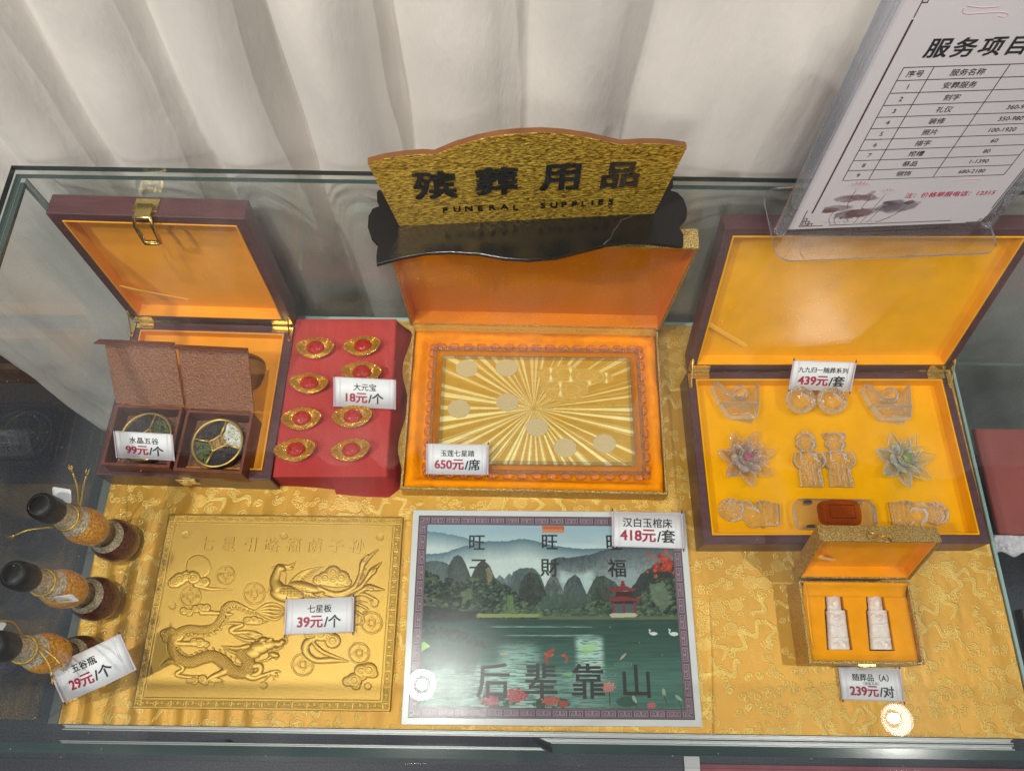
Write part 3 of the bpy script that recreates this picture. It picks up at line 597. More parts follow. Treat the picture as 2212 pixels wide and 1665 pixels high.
m = MB(); m.grid(lambda u, v: ((u-.5)*.138, .0485-.016*(1-v), .0425+.014*v*v), 20, 6); m.build('hinge_strip', flock2, t, smooth='all').modifiers.new('t', 'SOLIDIFY').thickness = .001
ribbon(t, [(-.062, .055, -.004), (-.018, .012, -.022)], .006, LMs)
m = MB(); m.tube([(-.066, .046, .052), (-.067, .01, .050), (-.066, -.02, .047), (-.062, -.034, .0425)], .0007, 6); m.build('yellow_cord', G['ribbon'], t, smooth='all')
m = MB(); m.M = LMs; L = .101
m.prism([(-.012,L),(.013,L),(.010,L+.001),(-.010,L+.001)], -.012, -.002); s_ = np.linspace(0, 1, 26)
m.tube([(.004+.011*math.cos(3+a*5.2)*(1-.55*a), L+.0022+.0004*a, -.006+.009*math.sin(3+a*5.2)*(1-.55*a)+.004) for a in s_], .0016, 8)
m.tube([(-.012+.004*math.cos(a*6), L+.0022, -.007+.004*math.sin(a*6)) for a in s_], .0012, 8); m.ball((.002, L+.003, -.006), .003, 10, 6); m.ball((.010, L+.002, -.007), .0022, 8, 5)
m.build('scroll_latch', G['brass'], t, smooth=True)
m = MB(); y = -.052; m.box(-.012, .012, y-.0012, y-.0001, .036, .048).box(-.004, .004, y-.004, y-.0012, .030, .046).box(-.011, .011, y-.003, y, .0466, .0498); m.build('catch', G['brass'], t, bevel=.0006)

# ---- small brown grain boxes in the left wooden box
rices = {'black_rice': (lin(38, 28, 34), (.0030, .0009)), 'mung_beans': (lin(88, 98, 50), (.0019, .0017)), 'white_rice': (lin(225, 222, 205), (.0032, .0011)), 'sesame': (lin(215, 170, 105), (.0012, .0008))}
gm = {k: pm(k, v[0], .4, var=(300, .35), coat=.3) for k, v in rices.items()}
def grain_box(label, loc, rz, dlabel, order, dish_off=(0, 0), flap_x=(0, 0)):
    w, d, h = .094, .089, .042
    t = thing('grain_box', label, 'gift box', loc, (0, 0, rz), 'small brown grain boxes')
    MB().tray(w, d, h, .0042, .003).build('box_body', G['brown_dk'], t, bevel=.0006)
    MB().box(-w/2+.0045, w/2-.0045, -d/2+.0045, d/2-.0045, .0032, .012).build('box_insert', G['brown'], t, bevel=.0008)
    LM = lid_matrix(d/2+.001, h, 43)
    m = MB(); m.M = LM; m.box(-w/2-.001, w/2+.001, .0005, .093, -.003, 0); lid = m.build('lid', G['brown'], t, bevel=.0006)
    m = MB(); m.M = LM; m.box(-w/2-.001+flap_x[0], w/2+.001+flap_x[1], .0932, .0952, -.003, .012); m.build('lid_flap', G['brown_dk'], lid, bevel=.0005)
    q = thing('grain_dish', dlabel, 'grain dish', Vector(loc)+Vector((dish_off[0], dish_off[1], .0125)), (0, 0, rz), 'clear dishes of grain')
    R = .039
    MB().lathe([(R-.002, 0), (R, .002), (R, .018), (R-.0015, .0205)], 48).build('clear_dish', G['acrylic'], q, smooth=True)
    gold = pm('gold_plated_rim', (.80, .52, .12), .3, .9) if 'goldrim' not in G else G['goldrim']; G['goldrim'] = gold
    m = MB(); m.tube([(.0345*math.cos(a), .0345*math.sin(a), .0185) for a in [2*PI*i/48 for i in range(48)]], .0016, 8, True); m.build('gold_ring', gold, q, smooth='all')
    m = MB(); A = [rad(v) for v in (80, 172, 252, 350)]; c4 = [Vector((.0130*math.cos(a), .0130*math.sin(a), .0175)) for a in A]
    for i, a in enumerate(A):
        e = Vector((.0345*math.cos(a), .0345*math.sin(a), .0175)); m.tube([c4[i], e], .0014, 6)
        n = c4[(i+1) % 4]; mid = (c4[i]+n)*.36; m.tube([c4[i]*(1-s)**2+2*s*(1-s)*Vector((mid.x, mid.y, .0175))+n*s*s for s in [k/6 for k in range(7)]], .0014, 6)
    m.build('gold_divider', gold, q, smooth='all')
    MB().lathe([(.0338, .004), (.0338, .0125)], 40).build('grain_backing', gm['black_rice'], q)
    rnd = random.Random(int(loc[0]*1e4))
    for k, kind in enumerate(order+['sesame']):
        m = MB(); sz = rices[kind][1]; n = {'mung_beans': 150, 'sesame': 150}.get(kind, 230); made = 0
        while made < n:
            a = rnd.uniform(0, 2*PI); r = .033*math.sqrt(rnd.random()); x, y = r*math.cos(a), r*math.sin(a)
            rel = [(a-A[i]) % (2*PI) for i in range(4)]; sec = min(range(4), key=lambda i: rel[i])
            inner = r < .0088 + .002*abs(math.cos(2*(a-A[0])))
            if kind == 'sesame':
                if not r < .0088: continue
            elif inner or r < .0105 or sec != k or min(rel[sec], (A[(sec+1) % 4]-a) % (2*PI))*r < .0022 or r > .0325: continue
            ro = Matrix.Rotation(rnd.uniform(0, PI), 3, 'Z') @ Matrix.Rotation(rnd.uniform(-.3, .3), 3, 'Y')
            m.ball((x, y, .0130+rnd.uniform(0, .002)), 1, 6, 4, (sz[0]*rnd.uniform(.85, 1.1), sz[1], sz[1]), ro); made += 1
        m.build(kind, gm[kind], q, smooth='all')
    return t
gz = .038
grain_box('small brown embossed paper box on the left, with the price card across it', (-.5085, .358, gz), rad(-1.5), 'round clear dish of grain half hidden by the price card in the left brown box', ['black_rice', 'mung_beans', 'black_rice', 'mung_beans'], (0, .002), (-.008, 0))
grain_box('small brown embossed paper box on the right, its round grain dish fully in view', (-.4085, .3515, gz), rad(-2.), 'round clear dish of five grains fully in view in the right brown box', ['black_rice', 'mung_beans', 'black_rice', 'white_rice'], (.001, .001), (-.003, 0))

# ---- red display block with eight glass ingots
def red_block():
    t = thing('red_display_block', 'red cloth covered block carrying eight amber glass ingots', 'display block', (-.2535, .4375, .001), (0, 0, rad(1.0)))
    nu, nv = 90, 130; w, d, h = .160, .250, .046
    def f(u, v):
        a, b = u*2-1, v*2-1; e = max(abs(a), abs(b))
        if e <= .86: return (a/.86*w/2, b/.86*d/2, h+.0004*math.sin(31*a+9*b))
        s = (e-.86)/.14; k = .86/e; X, Y = a*k/.86*w/2, b*k/.86*d/2
        out = (.006+.006*math.sin(Y*50+X*20)+(.007 if a > 0 else 0))*s**1.3; n = Vector((X/(w/2), Y/(d/2), 0)); ax = 1 if abs(n.x) >= abs(n.y) else 0
        return (X+(math.copysign(out, X) if ax else 0), Y+(0 if ax else math.copysign(out*.9, Y)), max(.0006, h*(1-s)-.001*s))
    MB().grid(f, nu, nv).build('red_cloth_cover', pm('red_cloth', lin(182, 62, 60), .8, bump=(900, .15), var=(12, .1), spec=.2), t, smooth=True, angle=50)
    MB().box(-w/2+.003, w/2-.003, -d/2+.003, d/2-.003, .0008, h-.003).build('inner_block', G['dark'], t)
red_block()
amber = solid('amber_glass', lin(240, 196, 62), lin(226, 164, 36), .5, .4, (300, .9))
reddome = solid('red_glass_dome', lin(240, 70, 40), lin(214, 34, 20), .6, 0., None, .2)
def ingot_proto():
    t = thing('glass_ingot', 'x', 'glass ingot')
    def f(u, v):
        a = 2*PI*u; r = v; c, s = math.cos(a), math.sin(a)
        X = .0235*r*c*(1+.06*abs(c)**6); Y = .0138*r*s*(1+.08*(1-abs(c))); tip = abs(c)**3
        z = .0085+.0065*sm(.55, 1, np.array(r))*tip+.0022*math.sin(r*PI)*(1-tip)+.0006*math.sin(26*a)*sm(.7, .8, np.array(r))
        return (X, Y, float(z))
    m = MB(); m.grid(f, 73, 12); m.grid(lambda u, v: (lambda a, q: (.0235*q*math.cos(a)*(1+.06*abs(math.cos(a))**6*v), .0138*q*math.sin(a)*(1+.08*(1-abs(math.cos(a)))), f(u, 1)[2]*v**.7+.0002))(2*PI*u, .58+.42*v**1.2), 73, 9)
    m.grid(lambda u, v: (.0235*.58*v*math.cos(-2*PI*u), .0138*.58*v*math.sin(-2*PI*u), .0002), 73, 2)
    m.build('ingot_body', amber, t, smooth=True, angle=45)
    m = MB(); m.ball((0, 0, .0088), .0116, 24, 12, (1, .86, .50)); d = m.build('red_dome', reddome, t, smooth='all')
    m = MB(); m.tube([(.0090*math.cos(a), .0078*math.sin(a), .0123) for a in [2*PI*i/28 for i in range(28)]], .0005, 5, True)
    for ch, x, y in (('招', 0, .0035), ('財', .0042, 0), ('進', 0, -.0038), ('寶', -.0042, 0)): m.text(ch, .0048, x, y, .0138, .0009)
    m.build('embossed_characters', reddome, d)
    return t
def copy_tree(o, parent=None):
    c = o.copy(); C.collection.objects.link(c)
    if parent: c.parent = parent
    for ch in list(o.children): copy_tree(ch, c)
    return c
ip = ingot_proto()
where = ['at the far left corner of the red block', 'second from the back in the left row', 'third from the back in the left row', 'at the near left corner of the red block',
         'at the far right corner of the red block', 'half hidden behind the 18 price card', 'overlapping the lower edge of the 18 price card', 'at the near right corner of the red block']
for k, (px, py, a) in enumerate(((682,752,4),(668,830,-3),(652,904,10),(640,973,9),(785,749,6),(782,806,-2),(762,900,8),(760,973,9))):
    o = ip if k == 0 else copy_tree(ip); p = at(px, py, .055); o.location = (p.x, p.y, .0478); R_ = random.Random(k); o.rotation_euler = (rad(R_.uniform(-5, 5)), rad(R_.uniform(-4, 4)), rad(a+R_.uniform(-3, 3))); o.scale = [1.16*R_.uniform(.97, 1.03)]*3
    o['label'] = 'amber glass ingot, red dome, ' + where[k]; o['group'] = 'glass ingots on the red block'

# ================================================================== crystal pieces on the yellow pad
PZ = .0312+.001
def onpad(px, py, lift=.010): p = at(px, py, PZ+lift); return Vector((p.x, p.y, PZ+.0002))
def crystal_ingot(label, px, py):
    t = thing('crystal_ingot', label, 'crystal ingot', onpad(px, py), (0, 0, BR), 'crystal ingots')
    S = .070; up = [(-.50,.40),(-.44,.46),(-.36,.455),(-.29,.39),(-.08,.13),(.20,.12),(.47,.44),(.50,.44),(.44,.0),(.44,-.02),(-.37,-.02),(-.40,.04)]
    lo = [(-.37,-.025),(.44,-.025),(.37,-.27),(.355,-.315),(-.20,-.315),(-.24,-.27)]
    m = MB(); m.prism([(x*S, y*S) for x, y in up], .001, .018); m.build('ears', G['crystal'], t, bevel=.0016, seg=2)
    m = MB(); m.prism([(x*S, y*S) for x, y in lo], 0, .021); m.build('ingot_body', G['crystal'], t, bevel=.0022, seg=2)
    MB().ball((.07*S, .22*S, .012), .0118, 24, 16).build('pearl', G['crystal'], t, smooth='all')
    m = MB(); a = np.linspace(0, 2*PI, 24, endpoint=False); m.prism([(.07*S+.0095*math.cos(q), -.17*S+.0075*math.sin(q)) for q in a], .0212, .0216); m.build('frosted_panel', crystal('frosted_crystal', (.98, .93, .85), .5, rough=.4) if 'frost' not in G else G['frost'], t)
crystal_ingot('clear crystal ingot at the upper left of the yellow pad, above the pink centred lotus', 1592, 872)
crystal_ingot('clear crystal ingot at the upper right of the yellow pad, above the green centred lotus', 1919, 876)
G['frost'] = crystal('frosted_petals', (.95, .93, .92), .45, rough=.25)
def apple(label, px, py, a):
    t = thing('crystal_apple', label, 'crystal apple', onpad(px, py, .018), (rad(-18), rad(10), a), 'faceted crystal apples'); t.location.z = PZ+.0005
    m = MB(); R = .0215
    prof = [(.004, .0), (.010, .0006), (.0165, .0055), (.0205, .0125), (.0215, .019), (.0205, .0255), (.0165, .0315), (.010, .0345), (.0035, .033)]
    for k, (r, z) in enumerate(prof):
        pass
    n = 16; vs = []; fs = []
    for k, (r, z) in enumerate(prof): vs += [(r*math.cos(2*PI*(i+.5*(k % 2))/n), r*math.sin(2*PI*(i+.5*(k % 2))/n), z) for i in range(n)]
    for k in range(len(prof)-1):
        for i in range(n):
            j = (i+1) % n; b, c = k*n, (k+1)*n
            fs += ([(b+i, b+j, c+i), (b+j, c+j, c+i)] if k % 2 == 0 else [(b+i, c+j, c+i), (b+i, b+j, c+j)])
    fs += [tuple(reversed(range(n))), tuple(range((len(prof)-1)*n, len(prof)*n))]
    m.add(vs, fs); m.build('apple_body', G['crystal'], t)
    m = MB()
    for s in (-1, 1):
        m.grid(lambda u, v: (s*(.001+.0135*u), .0055*math.sin(PI*u)*(2*v-1), .0345+.004*math.sin(PI*u)-.0015*(2*v-1)**2), 12, 6)
    m.tube([(0, 0, .032), (.0005, .001, .041)], .0010, 6)
    o = m.build('leaf_pair', G['frost'], t, smooth='all'); o.modifiers.new('t', 'SOLIDIFY').thickness = .0012
apple('faceted clear crystal apple touching its twin, the left one under the price card', 1722, 868, rad(-25))
apple('faceted clear crystal apple touching its twin, the right one under the price card', 1789, 868, rad(-35))
def lotus(label, px, py, a, ccol, tint):
    t = thing('crystal_lotus', label, 'crystal lotus', onpad(px, py, .012), (0, 0, a), 'crystal lotus flowers')
    mt = cut_crystal('lotus_crystal', .8, tint, lo=.2, hi=.75, clear_mix=.68)
    def petal(L, W, T, ang, tilt, r0, z0):
        m = MB(); R = Matrix.Rotation(ang, 4, 'Z') @ Matrix.Translation((r0, 0, z0)) @ Matrix.Rotation(-tilt, 4, 'Y'); m.M = R
        def f(u, v):
            x = L*u; wd = W*math.sin(PI*min(1, u**.8))**.75*(1-.25*u)+.0004; q = 2*PI*v
            return (x, wd*math.cos(q), T*math.sin(q)*math.sin(PI*min(1, .08+u*.92))**.5 + .18*L*u*u)
        m.grid(f, 14, 13); return m
    for n, L, W, T, tl, r0, z0, o in ((7, .036, .0115, .0035, .16, .009, .0055, 0), (7, .027, .0095, .003, .62, .008, .009, .45), (6, .018, .0075, .0025, 1.0, .006, .012, .2)):
        for k in range(n): petal(L, W, T, 2*PI*(k+o)/n, tl, r0, z0).build('petal', mt, t, smooth='all')
    MB().ball((0, 0, .017), .0088, 16, 10).build('iridescent_bead', ccol, t, smooth=False)
    MB().lathe([(.010, .0), (.012, .002), (.011, .008), (.006, .010)], 24).build('base', mt, t, smooth=True)
def irid(name, a, b):
    m, N, L, p = nt(name); lw = N.new('ShaderNodeLayerWeight'); lw.inputs[0].default_value = .4; tc = N.new('ShaderNodeTexCoord'); n = N.new('ShaderNodeTexNoise'); n.inputs['Scale'].default_value = 130; L.new(tc.outputs['Object'], n.inputs[0])
    r = N.new('ShaderNodeValToRGB'); r.color_ramp.elements[0].position = .35; r.color_ramp.elements[0].color = (*a, 1); r.color_ramp.elements[1].position = .6; r.color_ramp.elements[1].color = (*b, 1); L.new(n.outputs[0], r.inputs[0]); L.new(r.outputs[0], p.inputs['Base Color'])
    p.inputs['Metallic'].default_value = .5; p.inputs['Roughness'].default_value = .12; p.inputs['Coat Weight'].default_value = 1; return m
lotus('clear crystal lotus with a pink bead at its heart, left of the crystal figures', 1613, 990, rad(15), irid('pink_iridescence', lin(120, 170, 60), lin(205, 60, 150)), (.97, .96, .98))
lotus('clear crystal lotus with a green bead at its heart, right of the crystal figures', 1953, 993, rad(8), irid('green_iridescence', lin(190, 120, 90), lin(110, 175, 80)), (.94, .98, .96))

# carved figures lying on the pad: one height field each
def blob(X, Y, cx, cy, rx, ry, h, a=0.):
    c, s = math.cos(a), math.sin(a); x, y = (X-cx)*c+(Y-cy)*s, -(X-cx)*s+(Y-cy)*c
    return h*np.sqrt(np.maximum(0, 1-(x/rx)**2-(y/ry)**2))
def stroke_h(X, Y, pts, r, k=1.): return segd(X, Y, spline(pts, 5), r)*k
def child_figure(girl):
    def hf(X, Y):
        x, y = X*1000, Y*1000       # millimetres; head up at +y, total about 75
        body = np.where((y > -37) & (y < 9), 1, 0)*np.clip(1-((x-.8*np.sign(0)+0)/(14.2+np.clip(-y-8, -10, 30)*.05-1.6*np.clip((y+2)/11, 0, 1)))**4, 0, 1)**.5*(11.5-.0*y)
        sh = blob(x, y, 0, 4, 18.5, 9.5, 10.5); arms = np.maximum(stroke_h(x, y, [(-15, 4), (-16.5, -3), (-12, -9), (0, -2), (3, 2)], 4.6, 1.), stroke_h(x, y, [(15, 4), (16.5, -3), (12, -9), (1, -2), (-2, 2)], 4.6, 1.))
        arms = np.where(arms > 0, arms+8.5, 0); h = np.maximum(np.maximum(body, sh), arms)
        hands = stroke_h(x, y, [(-2, 0), (2, 3)], 3.2); h = np.maximum(h, np.where(hands > 0, hands+11, 0))
        head = blob(x, y, 0, 22, 12.4, 13.2, 13.5); h = np.maximum(h, head)
        cap = (blob(x, y, 0, 27.5, 13.0, 9.5, 14.3))*(y > 26.2); h = np.maximum(h, cap)
        if girl:
            for sx in (-1, 1): h = np.maximum(h, blob(x, y, sx*11.5, 32.5, 4.6, 4.6, 9.5))
        else: h = np.maximum(h, blob(x, y, 0, 35, 6, 4, 10))
        for sx in (-1, 1):
            h = h+np.where(head > 0, blob(x, y, sx*5.8, 16.5, 4.4, 4.0, 1.5)-1.0*(segd(x, y, spline([(sx*2.6, 21.2), (sx*5.2, 22.6), (sx*8.2, 21.0)], 4), .9) > 0)+.7*(segd(x, y, spline([(sx*2.6, 24), (sx*5.4, 25.2), (sx*8.5, 23.6)], 4), .7) > 0), 0)
            h = np.maximum(h, blob(x, y, sx*12.2, 20, 2.2, 4, 8))
        h = h+np.where(head > 0, blob(x, y, 0, 18.5, 2.2, 3.4, 1.8)-.8*(segd(x, y, spline([(-2.6, 13.2), (0, 12.4), (2.6, 13.2)], 4), .7) > 0), 0)
        rob = (y < -9) & (body > 0); q = np.hypot(((x+3.5+7*(np.floor(y/7) % 2)) % 14)-7, ((y+30) % 7)-3.5)
        h = h+np.where(rob, 1.1*np.cos(q*1.55)+.5*((y < -33) & (np.sin(x*1.2) > -.2)), 0)+np.where((np.abs(y+9.6) < .8) & (body > 0), .8, 0)
        tex = np.where((sh > 0) & (y < 8) & (arms == 0) & (h > 4), .9*np.sin(x*.9)*np.sin(y*1.0), 0)
        return np.where(h > .4, h*1.15+tex, 0)/1000
    return hf
figmat = G['crystal_cut']
for girl, px, lab in ((0, 1748, 'clear crystal child figurine in a round cap, left one of the standing pair'), (1, 1812, 'clear crystal child figurine with two hair buns, right one of the standing pair')):
    p = onpad(px, 990, .008); o = relief_solid('crystal_figurine', child_figure(girl), .042, .080, .0007, figmat)
    o.location = p; o.rotation_euler = (0, 0, BR-rad(1.5)); o.scale = (1.06, 1.12, 1); tag(o, lab, 'figurine', 'crystal child figurines')
def beast(mirror):
    def hf(X, Y):
        x, y = (X*1000)*(-1 if mirror else 1), Y*1000     # maned head at -x, pedestal at +x
        head = blob(x, y, -22, 1, 17, 15.5, 13); h = head
        for k, (cx, cy, r) in enumerate(((-18, 2, 7.5), (-24, 6, 5), (-27, -3, 5.5), (-31, 3, 4.5), (-20, -8, 5), (-14, 9, 4.5), (-32, -8, 4), (-12, -4, 5))):
            q = np.hypot(x-cx, y-cy); h = h+np.where((q < r) & (head > 0), 2.4*np.cos(q*2*PI/3.6)*(1-q/r)+.6, 0)
        h = np.maximum(h, blob(x, y, 2, -3, 17, 11.5, 12, -.25)); h = np.maximum(h, blob(x, y, -4, 8, 10, 8, 8)); h = np.maximum(h, blob(x, y, 6, -13, 10, 6.5, 8, .3))
        ped = ((x > 14) & (x < 35) & (np.abs(y) < 17-.12*(x-14)))*1.; h = np.maximum(h, ped*(10.5+1.4*np.sign(np.sin((x-14)*.95)))*np.clip((17.6-.12*(x-14)-np.abs(y))/3, .35, 1))
        h = np.maximum(h, np.where((x > 8) & (x < 18), stroke_h(x, y, [(8, 12), (13, 3), (12, -8), (17, -15)], 3.6)+6, 0)*(stroke_h(x, y, [(8, 12), (13, 3), (12, -8), (17, -15)], 3.6) > 0))
        return np.where(h > .4, h+1.1*np.sin(x*1.1)*np.sin(y*1.0)*(x < -8), 0)/1000
    return hf
for mir, px, py, a, lab in ((0, 1621, 1105, -6, 'clear crystal carved beast lying on its side at the left of the crystal car'), (1, 1986, 1108, -1, 'clear crystal carved beast lying on its side at the right of the crystal car')):
    p = onpad(px, py, .006); o = relief_solid('crystal_beast', beast(mir), .084, .040, .0008, figmat); o.location = p; o.rotation_euler = (0, 0, BR+rad(a)); o.scale = (1.12, 1.1, 1); tag(o, lab, 'crystal ornament', 'crystal carved beasts')
def crystal_car():
    t = thing('crystal_car', 'clear crystal car with a brown amber cabin, bottom centre of the yellow pad', 'crystal car', onpad(1801, 1112, .008), (0, 0, BR-rad(1)))
    L, W = .112, .041
    def outline(l, w_, nose): return [(x*l/2, y*w_/2) for x, y in spline([(-1, -.45), (-.97, -.75), (-.90, -.95), (-.8, -1), (0, -1), (.82, -1), (.90, -.92), (.97, -.6), (1, -.5), (1, .5), (.97, .6), (.90, .92), (.82, 1), (0, 1), (-.8, 1), (-.90, .95), (-.97, .75), (-1, .45), (-1, 0)], 3)]
    m = MB(); m.prism(outline(L, W, 0), .003, .0165); m.build('car_body', G['crystal'], t, bevel=.0022, seg=3)
    am = crystal('amber_cabin_glass', lin(222, 160, 104), .4, lin(216, 150, 92), body=.06)
    m = MB()
    def f(u, v):
        a = 2*PI*u; c, s = math.cos(a), math.sin(a); p = 4.; r = (abs(c)**p+abs(s)**p)**(-1/p); k = 1-.17*v
        if v > .99: k = 0
        return (.004+.030*r*c*k, .0188*r*s*(1-.10*min(v, .9))*(1 if k else 0)*(1-.05*abs(c)), .0168+.0115*min(v, .9)/.9+(.001 if v > .99 else 0))
    m.grid(f, 49, 9); m.build('cabin', am, t, smooth=True, angle=50)
    m = MB(); m.tube([(.004+x, y, .0287) for x, y in ((-.017, -.009), (.017, -.009), (.017, .009), (-.017, .009))], .0005, 5, True); m.build('roof_line', am, t)
    dk = pm('smoked_glass', (.05, .04, .03), .15)
    for x in (-.034, .036):
        for y in (-1, 1):
            m = MB(); m.tube([(x, y*.0196, .006), (x, y*.0150, .006)], .0060, 20); m.build('wheel', dk if x < 0 else G['crystal'], t, smooth=True)
    m = MB(); m.box(L/2-.004, L/2+.0004, -.013, .013, .008, .014); [m.box(L/2-.005, L/2-.001, -.012+k*.003, -.0105+k*.003, .0166, .0174) for k in range(9)]; m.build('grille', G['crystal'], t, bevel=.0004)
crystal_car()

# jade pair in the small gold box
jade = pm('white_jade', lin(232, 218, 211), .2, bump=(420, .5), sss=.5, coat=.8, var=(160, .10))
def jade_h(k):
    def hf(X, Y):
        x, y = X*1000, Y*1000; a = x-.06*y
        h = np.where((y > -37) & (y < 14), np.clip(1-(np.abs(a)/(14.0-.0*y+np.clip(-y, 0, 40)*.05))**5, 0, 1)**.5*9, 0)
        h = np.maximum(h, blob(a, y, -1.5, 25, 10.5, 13, 10)); h = np.maximum(h, np.where((y > 14) & (y < 36), np.clip(1-(np.abs(a+1.5)/10.5)**6, 0, 1)**.5*6, 0))
        h = h+1.7*np.where(h > 0, 1.1*(segd(a, y, spline([(-10, 8), (-4, 2), (2, 5), (9, 9)], 5), 1.6) > 0)+.9*(segd(a, y, spline([(-11, -6), (-2, -10+k), (10, -5)], 5), 1.5) > 0)+.8*(np.abs(y+23) < 1.)+.7*(segd(a, y, spline([(-6, -30), (0, -26), (6, -31)], 5), 1.3) > 0), 0)
        h = h+np.where(h > 0, blob(a, y, -1.5, 23, 5.5, 6, 2)+blob(a, y, -1.5, 4, 5, 4, 2)+blob(a, y, -6, -31, 4, 4, 1.5)+blob(a, y, 5, -31, 4, 4, 1.5), 0)
        return np.where(h > .3, h, 0)/1000
    return hf
for k, (px, lab) in enumerate(((1808, 'white jade figurine with a rounded top, left one in the small gold box'), (1898, 'white jade figurine with a flat top, right one in the small gold box'))):
    p = at(px, 1341, .040); o = relief_solid('jade_figurine', jade_h(k*4), .036, .076, .0006, jade); o.location = (p.x, p.y, .0358); o.rotation_euler = (0, 0, rad(0)); o.scale = (.92, .97, 1); tag(o, lab, 'figurine', 'white jade figurines')

# ================================================================== clear tablet with gold sheet in the middle box
def tablet():
    a = at(925, 735, .040); b = at(1395, 741, .040); c_ = at(1405, 1032, .040); d = at(912, 1026, .040)
    cen = (a+b+c_+d)/4; rz = math.atan2(b.y-a.y+c_.y-d.y, b.x-a.x+c_.x-d.x); W = ((b-a).length+(c_-d).length)/2; H = ((a-d).length+(b-c_).length)/2
    t = thing('crystal_tablet', 'clear crystal tablet with scalloped rim over a gold sunburst sheet', 'tablet', (cen.x, cen.y, .0225), (0, 0, rz))
    m = MB(); W2, H2 = W-.014, H-.014
    m.box(-W2/2, W2/2, -H2/2, H2/2, .0, .004); m.build('base_plate', G['acrylic'], t, bevel=.001)
    m = MB(); o = [(-W2/2, -H2/2), (W2/2, -H2/2), (W2/2, H2/2), (-W2/2, H2/2)]; ins = lambda k: [(x-math.copysign(k, x), y-math.copysign(k, y)) for x, y in o]
    m.prism(o, .0045, .0130, [ins(.0045)]); m.build('raised_rim', G['acrylic_edge'], t, bevel=.0012)
    m = MB(); m.prism(ins(.014), .0045, .0105, [ins(.0185)]); m.build('inner_rim', G['acrylic_edge'], t, bevel=.0012)
    bead = crystal('scallop_crystal', (.98, .93, .88), .55)
    m = MB(); nx, ny = 15, 11
    for k in range(nx):
        for s in (-1, 1): m.ball(((k+.5)/nx*W2-W2/2, s*(H2/2+.0025), .006), 1, 14, 8, (.0085, .0058, .0052))
    for k in range(ny):
        for s in (-1, 1): m.ball((s*(W2/2+.0025), (k+.5)/ny*H2-H2/2, .006), 1, 14, 8, (.0058, .0082, .0052))
    for sx in (-1, 1):
        for sy in (-1, 1): m.ball((sx*W2/2, sy*H2/2, .006), .0072, 12, 8)
    m.build('scalloped_edge', bead, t, smooth='all')
    # gold sheet: pressed rays, relief clouds
    wq, hq = .284, .170; nu, nv = 480, 300
    X, Y = np.meshgrid(np.linspace(-wq/2, wq/2, nu), np.linspace(-hq/2, hq/2, nv)); x, y = X+.004, Y-.002
    th = np.arctan2(y, x)/(2*PI); r = np.hypot(x, y); R = np.random.RandomState(3)
    ray_ = np.zeros_like(X)
    for k in range(46):
        c = (k+R.uniform(-.25, .25))/46-.5; wd = R.uniform(.0014, .0044)*(1.25 if abs(c) > .1 else .9); d_ = np.abs((th-c+.5) % 1-.5); ray_ = np.maximum(ray_, R.uniform(.6, 1)*sm(wd, wd*.75, d_))
        if k % 2: ray_ = np.maximum(ray_, R.uniform(.3, .6)*sm(.0008, .0003, np.abs(d_-R.uniform(.004, .009))))
    ray_ = ray_*sm(.0, .008, r)*(.8+.4*fbm(th*300, r*40, 3)); ray_ = ray_*(.75+.5*sm(.05, -.05, y))
    cl = np.zeros(X.shape, bool); gro = np.zeros_like(X)
    for cx, cy, rx, ry in ((.018, .058, .016, .011), (.043, .060, .022, .014), (.075, .055, .026, .013), (.100, .053, .016, .009), (.026, .040, .020, .012), (.052, .034, .026, .014), (.048, .020, .020, .010), (.030, .026, .016, .010)):
        q = np.hypot((X-cx)/rx, (Y-cy)/ry); cl |= q < 1; gro = np.maximum(gro, sm(.06, .0, np.abs(q-1))*.8+sm(.06, 0., np.abs(q-.55))*(q < 1)*.8)
    spin = np.zeros_like(X)
    for cx, cy in ((.022, .058), (.052, .058), (.106, .053), (.036, .034), (.080, .036)): a_ = np.arctan2(Y-cy, X-cx); q = np.hypot(X-cx, Y-cy); spin = np.maximum(spin, sm(.93, .995, np.abs(np.sin(a_)))*sm(.016, .006, q)*.9)
    ray_ = np.where(cl, .12+spin+.25*gro, ray_)
    c0, c1 = lin(226, 172, 52), np.array((1.25, 1.05, .42)); P = c0+(c1-c0)*np.clip(ray_, 0, 1)[..., None]
    P = P*(.9+.2*fbm(X*60, Y*300, 6))[..., None]
    Z = .0052+.00025*ray_+.0002*gro
    m_ = painted('gold_foil_sheet', .34, 'paint'); m_.node_tree.nodes['Principled BSDF'].inputs['Metallic'].default_value = .12
    npmesh('gold_sheet', np.stack([X.ravel(), Y.ravel(), Z.ravel()], 1), gridF(nu, nv), m_, t, True, [('paint', 'FLOAT_COLOR', P.reshape(-1, 3))])
    fr = pm('frosted_lotus_disc', lin(224, 198, 142), .5, trans=.0, bump=(300, .3))
    inv = Matrix.Rotation(-rz, 4, 'Z')
    for px, py in ((1008, 795), (1094, 793), (991, 882), (1096, 868), (1160, 922), (1221, 966), (1306, 957)):
        v = inv @ (at(px, py, .031)-cen); m = MB(); pts = []
        for k in range(64): q = 2*PI*k/64; rr = .0160*(1+.07*abs(math.sin(q*5))); pts.append((v.x+rr*math.cos(q), v.y+rr*.86*math.sin(q)))
        m.prism(pts, .0060, .0074)
        for s in (.72, .45): m.tube([(v.x+(p[0]-v.x)*s, v.y+(p[1]-v.y)*s, .0074) for p in pts], .0003, 5, True)
        m.build('frosted_lotus', fr, t, bevel=.0003)
    m = MB(); m.box(-W2/2+.005, W2/2-.005, -H2/2+.005, H2/2-.005, .0136, .0148); m.build('cover_sheet', G['acrylic'], t)
tablet()

